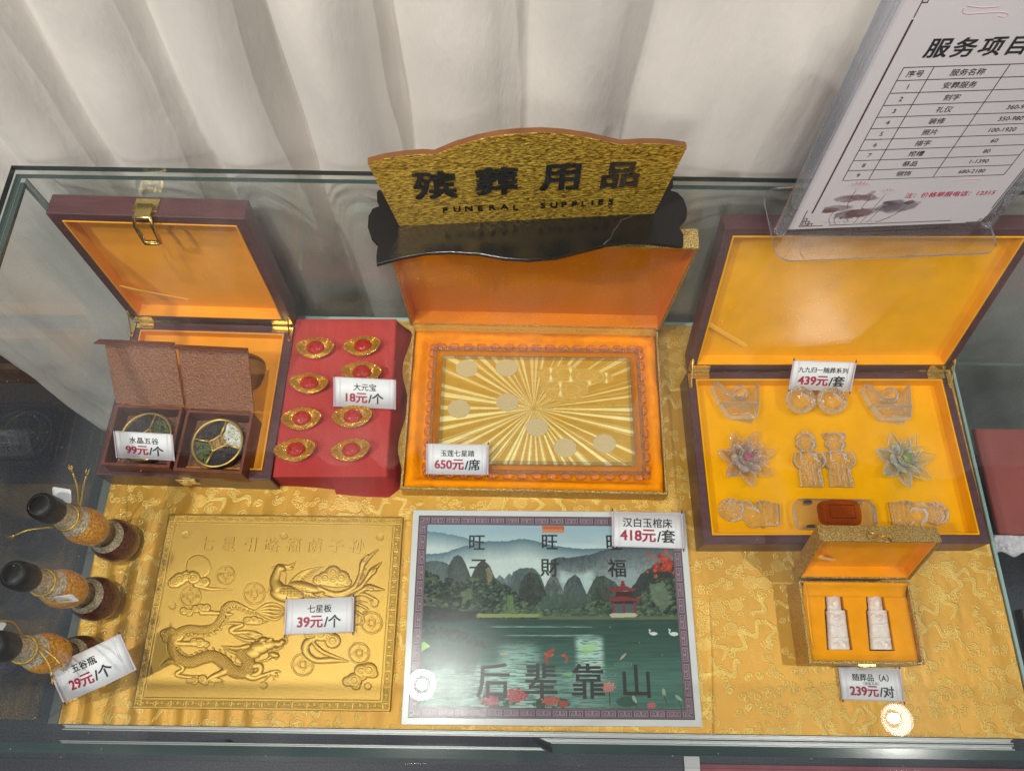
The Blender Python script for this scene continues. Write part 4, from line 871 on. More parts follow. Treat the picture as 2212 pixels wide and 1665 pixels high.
# ================================================================== gold relief plate
def fit_rect(c4, z):
    a, b, c_, d = [at(x, y, z) for x, y in c4]; cen = (a+b+c_+d)/4
    return cen, math.atan2(b.y-a.y+c_.y-d.y, b.x-a.x+c_.x-d.x), ((b-a).length+(c_-d).length)/2, ((a-d).length+(b-c_).length)/2
def zoomP(x, y, x0, y0, k): return ((x0+x/k)*.54004, (y0+y/k)*.54004)
def gold_plate():
    zc = [(330,102), (2066,117), (1955,1568), (38,1535)]; T = .011
    cen, rz, W, H = fit_rect([zoomP(x, y, 500, 2000, 1.8504) for x, y in zc], T)
    t = thing('gold_relief_plate', 'gold plate with raised dragon, phoenix, clouds and coins inside a key pattern border', 'relief plate', (cen.x, cen.y, .0022), (0, 0, rz))
    nu, nv = 760, 610; Xl, Yl = np.meshgrid(np.linspace(-W/2, W/2, nu), np.linspace(-H/2, H/2, nv))
    Hi = homog([(-W/2, H/2), (W/2, H/2), (W/2, -H/2), (-W/2, -H/2)], zc); X, Y = hap(Hi, Xl, Yl)      # drawing coordinates
    dist = np.minimum(np.minimum(Xl+W/2, W/2-Xl), np.minimum(Yl+H/2, H/2-Yl)); B = .0125
    h = np.zeros_like(X)
    # border: Greek key bands
    hor = (np.minimum(Yl+H/2, H/2-Yl) <= np.minimum(Xl+W/2, W/2-Xl)); s = np.where(hor, Xl/.0098+50, Yl/.0098+50); tt = (dist-.0026)/.0078
    k = np.where((tt > 0) & (tt < 1), meander(s, np.clip(tt, 0, .999), True), 0); band = (dist < B)
    h = np.where(band, .0006*k, -.0009+.00005*np.sin(X)); h = np.where((dist > B) & (dist < B+.0012), .0002, h); h = np.where(dist < .0014, -.0005+.0005*dist/.0014, h)
    fld = dist > B+.002; rel = np.zeros_like(X)
    def add(v, k=1.): rel[:] = np.maximum(rel, v*k)
    def st(pts, r, k=1., n=6): 
        p = spline(pts, n); r = np.interp(np.linspace(0, 1, len(p)), np.linspace(0, 1, len(r)), r) if hasattr(r, '__len__') else r; add(segd(X, Y, p, r), k)
    def cloud(bs, tail=None, k=.9):
        for cx, cy, r in bs:
            q = np.hypot(X-cx, (Y-cy)*1.05); m = q < r; add(np.where(m, 9+r*.42*np.sqrt(np.maximum(0, 1-(q/r)**2))-5.*((q > r*.36) & (q < r*.5))-3*(q < r*.16), 0), k)
        if tail: st(tail[0], tail[1], k)
    # sun disc with clouds
    q = np.hypot(X-541, (Y-490)*1.03); add(np.where(q < 92, 9+.03*(92-q), 0)-4.*((q > 84) & (q < 92)))
    cloud([(405,580,52), (375,600,48), (455,560,44), (505,570,52), (540,600,40), (590,600,38), (350,610,36)], ([(520,620), (620,650), (700,652), (800,655)], [24, 14, 9, 2]))
    cloud([(1540,530,55), (1600,570,60), (1480,570,52), (1540,580,50), (1430,585,42), (1640,600,36), (1510,525,32)], ([(1420,600), (1540,625), (1660,630)], [22, 16, 4]))
    cloud([(555,795,36), (520,800,30), (600,790,30), (430,815,30), (470,825,30)], ([(560,825), (680,830), (760,840), (800,835)], [22, 15, 14, 2]))
    cloud([(905,885,30), (950,880,30), (990,890,26), (890,880,22)], ([(900,900), (980,905), (1050,890)], [16, 12, 3]))
    cloud([(290,985,40), (335,975,42), (300,1020,36), (395,1000,36), (370,1020,34)], ([(350,1045), (440,1055), (560,1050), (620,1060)], [24, 20, 22, 3]))
    cloud([(505,1045,34), (545,1050,40), (590,1060,26)], None)
    cloud([(940,985,26), (985,1000,24)], ([(720,900), (800,905), (860,915), (780,950), (800,975), (900,970), (960,985)], [4, 12, 16, 20, 16, 14, 20]))
    cloud([(1445,985,58), (1500,1000,50), (1530,1035,60), (1360,990,38)], ([(1420,1010), (1340,1050), (1330,1120), (1400,1180), (1520,1180), (1650,1190)], [20, 32, 30, 22, 24, 2]))
    st([(1380,1040), (1420,1090), (1480,1130), (1650,1188)], [14, 18, 16, 2])
    cloud([(1690,1330,58), (1740,1260,52), (1800,1255,60), (1640,1340,40), (1830,1280,38), (1700,1370,34), (1750,1300,34)], None)
    cloud([(560,1320,36), (500,1330,30), (580,1340,26), (460,1330,22)], ([(255,1220), (310,1190), (370,1195), (420,1240), (370,1280), (440,1300), (560,1300)], [5, 22, 18, 14, 16, 14, 10]))
    # dragon: one long scaled body
    body = spline([(1180,815), (1050,815), (950,815), (880,790), (800,760), (735,790), (710,860), (650,935), (560,955), (470,950), (395,975), (345,1030), (345,1110), (400,1175), (480,1195), (560,1165), (640,1150), (720,1190), (790,1260), (870,1265), (905,1210), (880,1160), (850,1130)], 10)
    rr = np.interp(np.linspace(0, 1, len(body)), [0, .12, .2, .35, .55, .75, .9, 1], [3, 10, 24, 32, 38, 46, 50, 42]); d = segd(X, Y, body, rr)
    sc = np.abs(np.sin((X+Y)*.155)*np.sin((X-Y)*.155)); add(d*(1-.30*(sc < .30)), .95)
    for i in range(12, len(body)-14, 4):        # spines along the back
        p, q = body[i], body[i+1]; tg = (q-p)/max(1e-6, np.hypot(*(q-p))); n = np.array([tg[1], -tg[0]])*(1 if i < 999 else -1); r = rr[i]
        st([p+n*r*.9, p+n*(r+12)-tg*6, p+n*(r+20)-tg*20], [9, 7, 2], .9, 3)
    for k_ in range(5): st([(960,815), (1040,770+22*k_), (1110,765+28*k_), (1185,800+8*k_)], [8, 13, 10, 2], 1., 6)   # tail plume
    # dragon head
    for cx, cy, rx, ry, hh, a in ((985,1085,75,52,42,0), (1050,1065,62,42,40,-.1), (1120,1060,46,28,36,.1), (1155,1045,26,22,34,0), (1090,1140,44,24,30,.25), (940,1120,60,48,36,.2), (1010,1030,36,24,44,-.3), (1060,1035,30,22,40,0)):
        add(blob(X, Y, cx, cy, rx, ry, hh, a))
    for cx, cy in ((1025,1055), (1075,1030)): q = np.hypot(X-cx, Y-cy); add(np.where(q < 13, 44, 0))
    for p_, r_ in (([(940,1035), (880,1030), (820,1005), (790,990)], [16, 13, 9, 2]), ([(960,1015), (920,1000), (880,985), (860,960)], [12, 10, 6, 2]), ([(900,1075), (830,1090), (770,1085), (705,1072)], [20, 16, 12, 2]), ([(900,1105), (830,1130), (770,1110), (720,1098)], [18, 15, 10, 2]), ([(915,1140), (850,1150), (800,1165)], [16, 12, 3]), ([(1150,1030), (1180,1010), (1190,1040), (1180,1060)], [8, 7, 6, 3]), ([(1070,1155), (1030,1180), (960,1190)], [12, 9, 2]), ([(1100,1160), (1110,1165), (1120,1120)], [8, 8, 4]), ([(1000,1010), (960,980), (930,975)], [12, 9, 3]), ([(1060,1085), (1110,1100), (1160,1080)], [9, 9, 5])): st(p_, r_, 1.2)
    # dragon legs and claws
    st([(860,1270), (930,1310), (1000,1295), (1060,1275)], [36, 22, 16, 14]); st([(930,1225), (985,1220), (980,1270), (900,1300)], [26, 24, 22, 16]); st([(740,1255), (690,1280), (640,1300), (610,1320)], [34, 24, 20, 16]); st([(700,1215), (650,1180), (620,1170)], [22, 16, 4])
    for x1, y1 in ((1020,1330), (1090,1330), (1120,1310), (1140,1265), (1010,1310)): st([(1060,1272), ((1060+x1)/2+14, (1272+y1)/2-8), (x1, y1)], [12, 9, 2])
    for x1, y1 in ((640,1372), (670,1362), (715,1358), (720,1335), (600,1350)): st([(615,1320), ((615+x1)/2+16, (1320+y1)/2-6), (x1, y1)], [12, 9, 2])
    # phoenix
    add(blob(X, Y, 1195, 690, 130, 66, 52, .12)); add(blob(X, Y, 1330, 640, 120, 40, 40, .25)); st([(1140,495), (1120,540), (1105,600), (1130,650)], [30, 34, 40, 52])
    add(blob(X, Y, 1150, 500, 40, 28, 40, .2)); st([(1120,490), (1095,492), (1090,500)], [14, 8, 2]); st([(1160,480), (1210,485), (1245,465), (1262,445)], [14, 12, 8, 2]); st([(1180,500), (1230,500), (1240,485)], [10, 9, 3]); add(np.where(np.hypot(X-1138, Y-492) < 7, 48, 0))
    for k_ in range(7): st([(1150+6*k_, 505+5*k_), (1125+9*k_, 570+4*k_), (1080+16*k_, 620+3*k_), (1045+26*k_, 680-4*k_)], [7, 8, 7, 2], 1.25)
    for k_ in range(8): st([(1190+12*k_, 668-6*k_), (1240+8*k_, 585-3*k_), (1320-6*k_, 525+10*k_), (1465-26*k_, 484+22*k_)], [12, 12, 11, 2], 1.15)
    for k_ in range(7): st([(1250+18*k_, 640+6*k_), (1310+14*k_, 670+6*k_), (1300+24*k_, 715)], [14, 12, 4], 1.15)
    fea = np.abs(np.sin(X*.12)*np.sin(Y*.16)) < .2; rel[:] = np.where(fea & (blob(X, Y, 1250, 670, 110, 40, 1) > 0), rel*.88, rel)
    for p_, r_ in (([(1420,640), (1560,690), (1690,640), (1740,540), (1770,450), (1880,355)], [16, 20, 18, 14, 26, 2]), ([(1450,660), (1590,700), (1720,650), (1780,590), (1830,520), (1905,450)], [14, 16, 16, 14, 26, 2]), ([(1480,690), (1640,720), (1740,670), (1800,640), (1860,650), (1922,655)], [14, 16, 14, 26, 20, 2]), ([(1690,705), (1760,690), (1830,720), (1870,745), (1800,735)], [8, 14, 14, 8, 2]), ([(1735,560), (1760,510), (1790,500)], [12, 9, 2]), ([(1740,600), (1765,560), (1760,530)], [10, 8, 2]), ([(1700,760), (1760,780), (1790,810), (1720,850)], [12, 10, 8, 3]), ([(1700,820), (1750,850), (1760,900), (1700,920)], [12, 9, 7, 3]), ([(1700,760), (1740,745), (1790,750)], [10, 8, 2]), ([(1590,965), (1620,968), (1640,962)], [8, 6, 2])): st(p_, r_, 1.2)
    for cx, cy, a in ((1785,425,-1.), (1845,525,-1.), (1815,655,.1)): q = blob(X, Y, cx, cy, 34, 13, 1, a); add(np.where(q > 0, 30+6*q, 0)); rel[:] = np.where((q > 0) & (q < .5), 20, rel)
    # coins and small stars
    coins = [(742,547,70), (480,705,80), (952,683,82), (1255,890,82), (1822,902,82), (1727,1128,80), (1305,1213,84)]
    for cx, cy, r in coins:
        q = np.hypot(X-cx, Y-cy); sq = np.maximum(np.abs(X-cx), np.abs(Y-cy)); add(np.where((q < r) & (q > r*.88), 7, 0)+np.where((sq < r*.32) & (sq > r*.22), 7, 0))
    for cx, cy in ((458,257), (1175,262), (1890,268), (350,778), (1845,763), (1012,1367), (1790,1377)): q = np.hypot(X-cx, Y-cy); add(np.where((q < 26), 3+np.where(q > 20, 4, 0), 0))
    h = np.where(fld, h+np.minimum(rel, 70)*.000085, h)
    # engraved outline round every raised figure
    g0 = rel > 2; e = np.zeros_like(g0); e[1:-1, 1:-1] = g0[:-2, 1:-1] | g0[2:, 1:-1] | g0[1:-1, :-2] | g0[1:-1, 2:]
    h = np.where(fld & e & ~g0, h-.0009, h)
    Z = T-.0022+h; Z[0, :] = Z[-1, :] = 0; Z[:, 0] = Z[:, -1] = 0; Xl[:, 0] += 0
    gm_, N, L, b = nt('stamped_gold'); b.inputs['Base Color'].default_value = (*lin(190, 152, 76), 1); b.inputs['Metallic'].default_value = .8; b.inputs['Roughness'].default_value = .40
    tc = N.new('ShaderNodeTexCoord'); n1 = N.new('ShaderNodeTexNoise'); n1.inputs['Scale'].default_value = 1500; n1.inputs['Detail'].default_value = 1; L.new(tc.outputs['Object'], n1.inputs[0]); bp = N.new('ShaderNodeBump'); bp.inputs['Strength'].default_value = .45; bp.inputs['Distance'].default_value = .0004; L.new(n1.outputs[0], bp.inputs['Height']); L.new(bp.outputs[0], b.inputs['Normal'])
    npmesh('relief_panel', np.stack([Xl.ravel(), Yl.ravel(), Z.ravel()], 1), gridF(nu, nv), gm_, t, True)
    MB().box(-W/2+.0006, W/2-.0006, -H/2+.0006, H/2-.0006, .0002, .0018).build('backing_board', pm('plate_backing', lin(140, 95, 25), .5, .5), t)
    # raised lettering
    Hf = homog(zc, [(-W/2, H/2), (W/2, H/2), (W/2, -H/2), (-W/2, -H/2)]); m = MB()
    for k_, ch in enumerate('七星引路福荫子孙'):
        x, y = hap(Hf, np.array([605+159.5*k_]), np.array([322+2.2*k_])); m.text(ch, .0215, x[0], y[0], T-.0022-.0012, .0019, bold=.01)
    m.build('raised_lettering', gm_, t, bevel=.0002)
    for cx, cy, r in coins:
        m = MB()
        for ch, dx, dy in (('太', 0, -.6), ('通', .62, 0), ('平', 0, .6), ('寶', -.62, 0)):
            x, y = hap(Hf, np.array([cx+dx*r]), np.array([cy+dy*r])); m.text(ch, .0062, x[0], y[0], T-.0022-.0012, .0014)
        m.build('coin_lettering', gm_, t)
gold_plate()

# ================================================================== white marble slab with its printed landscape
def marble():
    zc = [(258,95), (2030,110), (2150,1518), (160,1503)]; T = .012; k = 1.6385
    cen, rz, W, H = fit_rect([zoomP(x, y, 1500, 1980, k) for x, y in zc], T)
    t = thing('marble_slab', 'white marble slab printed with a misty mountain lake and black brush characters', 'printed slab', (cen.x, cen.y, .0025), (0, 0, rz))
    MB().box(-W/2, W/2, -H/2, H/2, 0, T-.0026).build('slab', pm('white_marble', lin(212, 213, 212), .22, var=(18, .06), coat=.3), t, bevel=.0010)
    loc4 = [(-W/2, H/2), (W/2, H/2), (W/2, -H/2), (-W/2, -H/2)]; Hf = homog(zc, loc4); Hi = homog(loc4, zc)
    pc = [hap(Hf, np.array([x]), np.array([y])) for x, y in ((299,130), (1990,148), (2103,1478), (203,1450))]
    x0 = (pc[0][0][0]+pc[3][0][0])/2; x1 = (pc[1][0][0]+pc[2][0][0])/2; y1 = (pc[0][1][0]+pc[1][1][0])/2; y0 = (pc[2][1][0]+pc[3][1][0])/2
    nu, nv = 700, 520; Xl, Yl = np.meshgrid(np.linspace(x0, x1, nu), np.linspace(y0, y1, nv)); X, Y = hap(Hi, Xl, Yl)
    C_ = np.zeros((nv, nu, 3)); 
    def put(mask, col, a=1.):
        mask = np.asarray(mask, float)*a; C_[:] = C_*(1-mask[..., None])+np.asarray(col)*mask[..., None]
    f1 = fbm(X/60, Y/60, 1, 5); f2 = fbm(X/18, Y/18, 2, 4); f3 = fbm(X/7, Y/7, 3, 3)
    sky = lin(172, 194, 208)+(lin(222, 230, 230)-lin(172, 194, 208))*sm(220, 420, Y)[..., None]; C_[:] = sky
    put(sm(.5, .75, fbm(X/300, Y/50, 9))*sm(400, 230, Y), lin(168, 186, 196), .7)
    def ridge(pts, col0, col1, y_fade, tex=0., amp=6, seed=0, soft=1.2):
        p = np.array(pts, float); yr = np.interp(X, p[:, 0], p[:, 1], left=9e3, right=9e3)+amp*(fbm(X/22, X*0+seed, seed, 4)-.5)*2
        m = sm(-soft, soft, Y-yr); t_ = np.clip((Y-yr)/(y_fade), 0, 1)[..., None]; put_ = col0+(col1-col0)*t_
        if tex: put_ = put_*(1+tex*(f2-.5)[..., None]*2+tex*.7*(f3-.5)[..., None]*2)
        C_[:] = C_*(1-m[..., None])+np.clip(put_, 0, 1)*m[..., None]
    mist = lin(212, 220, 220)
    ridge([(200,232), (420,240), (560,268), (720,312), (900,345), (1100,380), (2000,420)], lin(112, 142, 160), mist, 110, .05)
    ridge([(200,400), (450,375), (600,330), (760,300), (880,298), (980,282), (1060,300), (1180,328), (1350,348), (2000,350)], lin(92, 124, 140), mist, 130, .06)
    ridge([(1150,425), (1200,408), (1300,402), (1400,388), (1480,360), (1560,340), (1700,330), (2060,322)], lin(82, 92, 98), lin(150, 160, 162), 190, .22, 8, 5)
    put(sm(.42, .6, fbm(X/120, Y/50, 11))*sm(1180, 1240, X)*sm(1460, 1400, X)*sm(470, 520, Y)*sm(640, 560, Y), lin(196, 210, 212), .9)
    put(sm(1200, 1260, X)*sm(1450, 1390, X)*sm(490, 530, Y), lin(190, 205, 206), .8); put(sm(1560, 1650, X)*sm(1760, 1690, X)*sm(460, 500, Y)*sm(.35, .6, f1), lin(158, 172, 176), .8)
    ridge([(200,440), (345,432), (400,425), (470,440), (510,470), (600,520), (700,560), (760,640)], lin(96, 110, 114), lin(120, 132, 132), 150, .18, 5, 2)
    ridge([(478,470), (500,430), (520,398), (548,388), (575,405), (598,450), (625,520), (650,600)], lin(70, 82, 82), lin(96, 106, 100), 200, .3, 5, 3)
    ridge([(790,545), (818,517), (850,545), (880,508), (905,530), (930,560), (960,600)], lin(120, 132, 138), lin(104, 118, 116), 120, .3, 6, 4)
    ridge([(890,560), (905,500), (950,476), (1000,470), (1050,480), (1085,520), (1110,590), (1130,680)], lin(98, 112, 116), lin(90, 104, 98), 180, .25, 4, 6)
    ridge([(1105,620), (1130,560), (1165,515), (1200,550), (1235,620)], lin(112, 116, 116), lin(92, 104, 98), 130, .4, 8, 7)
    ridge([(1235,600), (1270,540), (1312,512), (1345,545), (1385,640)], lin(88, 100, 106), lin(86, 100, 94), 140, .35, 6, 8)
    ridge([(600,640), (630,540), (660,468), (695,432), (725,428), (760,470), (785,530), (830,575), (900,600), (960,660)], lin(78, 88, 74), lin(62, 76, 62), 160, .5, 8, 9)
    put(inpoly(X+14*(f3-.5), Y, [(725,470), (755,470), (775,520), (760,590), (740,570), (735,520)]), lin(158, 140, 112), .75)
    ridge([(945,600), (985,520), (1030,500), (1070,520), (1100,590), (1140,670), (1190,750), (1240,790)], lin(72, 82, 72), lin(58, 68, 58), 220, .5, 8, 10)
    ridge([(1380,660), (1420,580), (1450,530), (1500,525), (1570,560), (1620,620), (1680,700)], lin(84, 96, 88), lin(62, 74, 62), 200, .4, 6, 12)
    ridge([(1640,640), (1700,580), (1740,520), (1800,470), (1880,430), (2060,410)], lin(58, 68, 66), lin(52, 62, 54), 180, .4, 10, 13)
    ridge([(1020,760), (1110,660), (1200,640), (1300,650), (1420,640)], lin(86, 104, 94), lin(70, 90, 78), 140, .3, 6, 14)
    C_[:] = np.where((Y > 395)[..., None], C_*(.80+.2*sm(.0, .25, C_.mean(-1)))[..., None]*(.72+.56*fbm(X/9, Y/26, 41, 3))[..., None]**np.where(C_.mean(-1) < .33, 1, .12)[..., None], C_)
    # woods along the shore
    dk, mid, lt = lin(34, 48, 42), lin(70, 92, 74), lin(122, 142, 112); wood = np.where(f1[..., None] < .5, dk+(mid-dk)*(f1/.5)[..., None], mid+(lt-mid)*sm(.5, .78, f1)[..., None])*(.55+.9*f3)[..., None]
    p = np.array([(200,470), (340,500), (420,545), (500,590), (580,560), (640,545), (720,565), (800,580), (860,600), (920,640), (1000,700), (1060,740), (1130,745), (1300,748), (1400,720), (1450,690), (1500,700), (1600,720), (1700,700), (1740,660), (1800,600), (1860,560), (1920,540), (2060,520)]); yr = np.interp(X, p[:, 0], p[:, 1])+26*(fbm(X/26, Y/200, 21)-.5)*2+12*(f3-.5)
    m = sm(-3, 3, Y-yr); C_[:] = C_*(1-m[..., None])+wood*.55*m[..., None]
    rt = np.random.RandomState(11); cl_ = sorted([(rt.uniform(300, 1990), rt.uniform(0, 1)) for _ in range(1100)], key=lambda q: q[1])
    for cx, q_ in cl_:
        top = np.interp(cx, p[:, 0], p[:, 1])-8; cy = top+(800-top)*q_; r = rt.uniform(7, 20)*(.8+.5*q_); sl = (np.abs(X-cx) < r*1.4) & (np.abs(Y-cy) < r*1.2); tn = rt.uniform(0, 1)
        x_, y_ = X[sl], Y[sl]; q2 = np.hypot((x_-cx)/(r*1.25), (y_-cy)/r)+.75*(f3[sl]-.5); mk = sm(1., .8, q2)[:, None]; lit = np.clip(.45-.75*(y_-cy)/r-.35*(x_-cx)/r+1.1*(f3[sl]-.5), 0, 1)[:, None]
        d0 = lin(24, 34, 30); d1 = [lin(74, 98, 78), lin(92, 112, 86), lin(62, 82, 72), lin(112, 128, 98)][int(tn*3.99)]
        C_[sl] = C_[sl]*(1-mk)+(d0+(d1-d0)*lit)*mk
    put(inpoly(X+20*(f3-.5), Y+20*(f2-.5), [(870,650), (905,650), (915,770), (865,770)]), lin(118, 138, 88), .7); put(inpoly(X+30*(f3-.5), Y+30*(f2-.5), [(560,640), (640,600), (640,680), (580,700)]), lin(128, 148, 108), .55); put(inpoly(X+40*(f3-.5), Y+40*(f2-.5), [(1800,580), (1890,560), (1950,700), (1880,760), (1820,680)]), lin(128, 142, 118), .6)
    # water
    wy = 805+6*(f2-.5)+14*sm(660, 300, X); wt = sm(-2, 2, Y-wy); base = lin(58, 98, 88)+(lin(98, 140, 128)-lin(58, 98, 88))*sm(900, 1350, Y)[..., None]
    rip = fbm(X/170, Y/7, 31, 3); rip2 = fbm(X/60, Y/3.6, 32, 3); water = base*(.50+.62*rip)[..., None]*(.8+.2*sm(820, 1000, Y))[..., None]
    brightz = sm(180, 60, np.abs(X-930-.12*(Y-950)))*sm(930, 1040, Y)*.6+sm(110, 60, np.abs(X-1400-.05*(Y-900)))*sm(900, 960, Y)*sm(1240, 1120, Y)+sm(330, 120, np.abs(X-640))*sm(1060, 1140, Y)*.6+sm(520, 200, np.abs(X-1150))*sm(1100, 1200, Y)*.45
    brightz = np.clip(brightz, 0, 1)*sm(.36, .62, rip2+.12*sm(1250, 1000, Y)); water = water*(1-brightz[..., None])+lin(186, 214, 204)*brightz[..., None]
    for yy, xa, xb in ((858,700,1450), (915,820,1480), (912,1300,1480), (1060,780,1100)): ln = sm(5, 1, np.abs(Y-yy-3*(f2-.5)))*sm(xa, xa+120, X)*sm(xb, xb-120, X)*rip2*1.3; water = water*(1-ln[..., None])+lin(170, 205, 196)*ln[..., None]
    C_[:] = C_*(1-wt[..., None])+np.clip(water, 0, 1)*wt[..., None]
    put(sm(-3, 3, Y-772-8*(f2-.5))*sm(3, -3, Y-797-6*(f3-.5))*sm(650, 680, X)*sm(1110, 1060, X), lin(152, 158, 98)); put(sm(-3, 3, Y-788)*sm(3, -3, Y-810-5*(f3-.5))*sm(1050, 1100, X), lin(108, 118, 84), .85)
    put(inpoly(X+30*(f3-.5), Y+26*(f2-.5), [(200,700), (500,740), (660,760), (665,800), (560,825), (300,820), (200,830)]), lin(38, 52, 48), .85)
    put((sm(.40, .56, f2+.3*f3-.12)*inpoly(X, Y+30*(f2-.5), [(200,840), (430,860), (560,880), (700,950), (740,1010), (600,980), (480,950), (330,930), (200,960)])), lin(34, 48, 50), .9)
    put(inpoly(X, Y+20*(f2-.5), [(200,960), (400,950), (560,990), (700,1010), (640,1180), (420,1120), (200,1080)]), lin(52, 76, 76), .55)
    put(sm(.44, .6, f2+.3*f3-.1)*inpoly(X, Y+14*(f2-.5), [(200,500), (420,520), (560,560), (590,580), (470,600), (330,640), (200,640)]), lin(30, 40, 38), .9)
    # pavilion
    R_ = lin(138, 54, 52); RD = lin(74, 30, 32)
    for pl, cc in (([(1520,597), (1570,606), (1607,590), (1615,556), (1630,556), (1640,588), (1680,606), (1718,606), (1690,628), (1640,622), (1580,630), (1545,625)], R_), ([(1500,658), (1560,672), (1625,655), (1700,672), (1765,662), (1725,688), (1640,686), (1560,692)], R_), ([(1577,628), (1682,626), (1680,660), (1577,660)], RD), ([(1553,690), (1716,690), (1716,708), (1553,708)], RD), ([(1560,708), (1706,708), (1706,770), (1560,770)], lin(86, 98, 102)), ([(1552,700), (1568,700), (1570,780), (1556,780)], R_), ([(1625,700), (1637,700), (1639,778), (1627,778)], R_), ([(1694,700), (1710,700), (1714,778), (1698,778)], R_), ([(1535,778), (1560,768), (1700,768), (1722,780), (1700,796), (1550,796)], lin(196, 186, 166))): put(inpoly(X, Y, pl), cc)
    # maple leaves, swans, carp, leaves on the water, lotus
    rl = np.random.RandomState(5)
    for k_ in range(70):
        cx, cy = (rl.normal(1900, 34), rl.normal(440, 30)) if k_ < 60 else (rl.uniform(1770, 1880), rl.uniform(360, 530)); r = rl.uniform(8, 17); a = np.arctan2(Y-cy, X-cx)
        put((np.hypot(X-cx, Y-cy) < r*(.7+.35*np.cos(a*5+k_))), lin(*[(196, 66, 36), (170, 44, 40), (214, 92, 52)][k_ % 3]), .9)
    for cx, cy, s in ((1822,903,1.), (1955,905,1.15)):
        put(blob(X, Y, cx+4*s, cy, 24*s, 11*s, 1) > 0, lin(222, 226, 226)); put(segd(X, Y, spline([(cx-14*s, cy), (cx-24*s, cy-10*s), (cx-18*s, cy-22*s), (cx-26*s, cy-26*s)], 5), 3.4*s) > 0, lin(222, 226, 226))
    for pts, r in (([(1130,1110), (1122,1070), (1140,1030), (1165,1010)], [4, 10, 17, 9]), ([(1255,1095), (1255,1065), (1240,1038)], [3, 9, 8])): p = spline(pts, 6); put(segd(X, Y, p, np.interp(np.linspace(0, 1, len(p)), np.linspace(0, 1, len(r)), r)) > 0, lin(170, 78, 58)*1.)
    for pts in ([(1110,1030), (1130,1045)], [(1165,1040), (1150,1050)], [(1225,1045), (1240,1050)]): put(segd(X, Y, pts, 6) > 0, lin(190, 100, 78))
    for cx, cy, a in ((842,1037,-.1), (1625,1052,-.8), (1455,1110,-.2)): put(blob(X, Y, cx, cy, 30, 7, 1, a) > 0, lin(196, 172, 150), .8)
    put(inpoly(X, Y, [(258,985), (320,955), (362,985), (300,1022)]), lin(176, 208, 120), .9); put(inpoly(X, Y, [(1320,985), (1430,960), (1470,990), (1385,1045)]), lin(166, 204, 140), .7); put(inpoly(X, Y, [(1205,1165), (1300,1155), (1280,1185)]), lin(150, 190, 130), .6)
    for cx, cy in ((850,1090), (1625,1105)): q = np.hypot(X-cx, (Y-cy)*3.4); put(np.abs((q % 22)-11) < 2.2*(q < 62), lin(150, 180, 170), .5)
    put(((blob(X, Y, 800, 1340, 130, 50, 1) > 0) | (blob(X, Y, 1150, 1360, 130, 40, 1) > 0)) & (f2 > .42), lin(54, 78, 60), .9)
    def peony(cx, cy, rx, ry, c):
        a = np.arctan2((Y-cy)/ry, (X-cx)/rx); q = np.hypot((X-cx)/rx, (Y-cy)/ry); m = q < .86+.16*np.sin(a*9+3*f2); put(m, np.array(c)*1.); put(m & (np.sin(q*17+2*np.sin(a*6)) > .35), np.array(c)*.55, .8); put(m & (np.sin(q*17+2*np.sin(a*6)) < -.6), np.minimum(1, np.array(c)*1.5), .6)
    for cx, cy, rx, ry, c in ((920,1310,88,52,lin(196, 104, 104)), (755,1345,64,42,lin(176, 82, 92)), (1150,1345,70,34,lin(196, 112, 98)), (1235,1365,36,26,lin(182, 92, 84)), (1525,1255,52,40,lin(206, 138, 132)), (1812,1375,34,24,lin(206, 118, 126)), (745,1295,40,22,lin(204, 132, 138))): peony(cx, cy, rx, ry, c)
    put(segd(X, Y, [(1535,1290), (1540,1370)], 4) > 0, lin(66, 92, 66)); put(blob(X, Y, 1650, 1350, 70, 34, 1) > 0, lin(52, 84, 72), .8)
    for cx, cy, a in ((1700,1335,1.1), (1893,1290,1.4), (1990,1325,.7)): put(blob(X, Y, cx, cy, 28, 11, 1, a) > 0, lin(176, 196, 176), .85); put(segd(X, Y, [(cx, cy+16), (cx+22, cy+78)], 2.6) > 0, lin(60, 90, 70))
    # sunset card at the top
    put((X > 1097) & (X < 1243) & (Y > 200) & (Y < 245), lin(206, 108, 66)); put((X > 1097) & (X < 1243) & (Y > 222+10*(f1-.5)) & (Y < 245), lin(222, 150, 110), .8)
    C_[:] = np.clip(C_, 0, 1)**1.10*np.array((.77, .84, .82))
    # frame of Greek keys
    dist = np.minimum(np.minimum(Xl-x0, x1-Xl), np.minimum(Yl-y0, y1-Yl)); Bw = .0128; hor = np.minimum(Yl-y0, y1-Yl) <= np.minimum(Xl-x0, x1-Xl)
    s = np.where(hor, Xl/.0105+40, Yl/.0105+40); tt = (dist-.0022)/.0086; kk = np.where((tt > 0) & (tt < 1), meander(s, np.clip(tt, 0, .999), True), 0); bd = dist < Bw
    put(bd, lin(146, 124, 136)); put(bd & (kk > 0), lin(84, 68, 78)); put(bd & ((dist < .0016) | (dist > Bw-.0016)), lin(84, 68, 78))
    Z = np.full(X.shape, T-.0024)+.00004*(f3-.5)
    pm_ = painted('printed_film', .45, coat=.55, coatrough=.075, spec=.25); 
    N, L = pm_.node_tree.nodes, pm_.node_tree.links; b = N['Principled BSDF']; tc = N.new('ShaderNodeTexCoord'); n1 = N.new('ShaderNodeTexNoise'); n1.inputs['Scale'].default_value = 1100; L.new(tc.outputs['Object'], n1.inputs[0]); bp = N.new('ShaderNodeBump'); bp.inputs['Strength'].default_value = .22; bp.inputs['Distance'].default_value = .0004; L.new(n1.outputs[0], bp.inputs['Height']); L.new(bp.outputs[0], b.inputs['Normal']); L.new(bp.outputs[0], b.inputs['Coat Normal'])
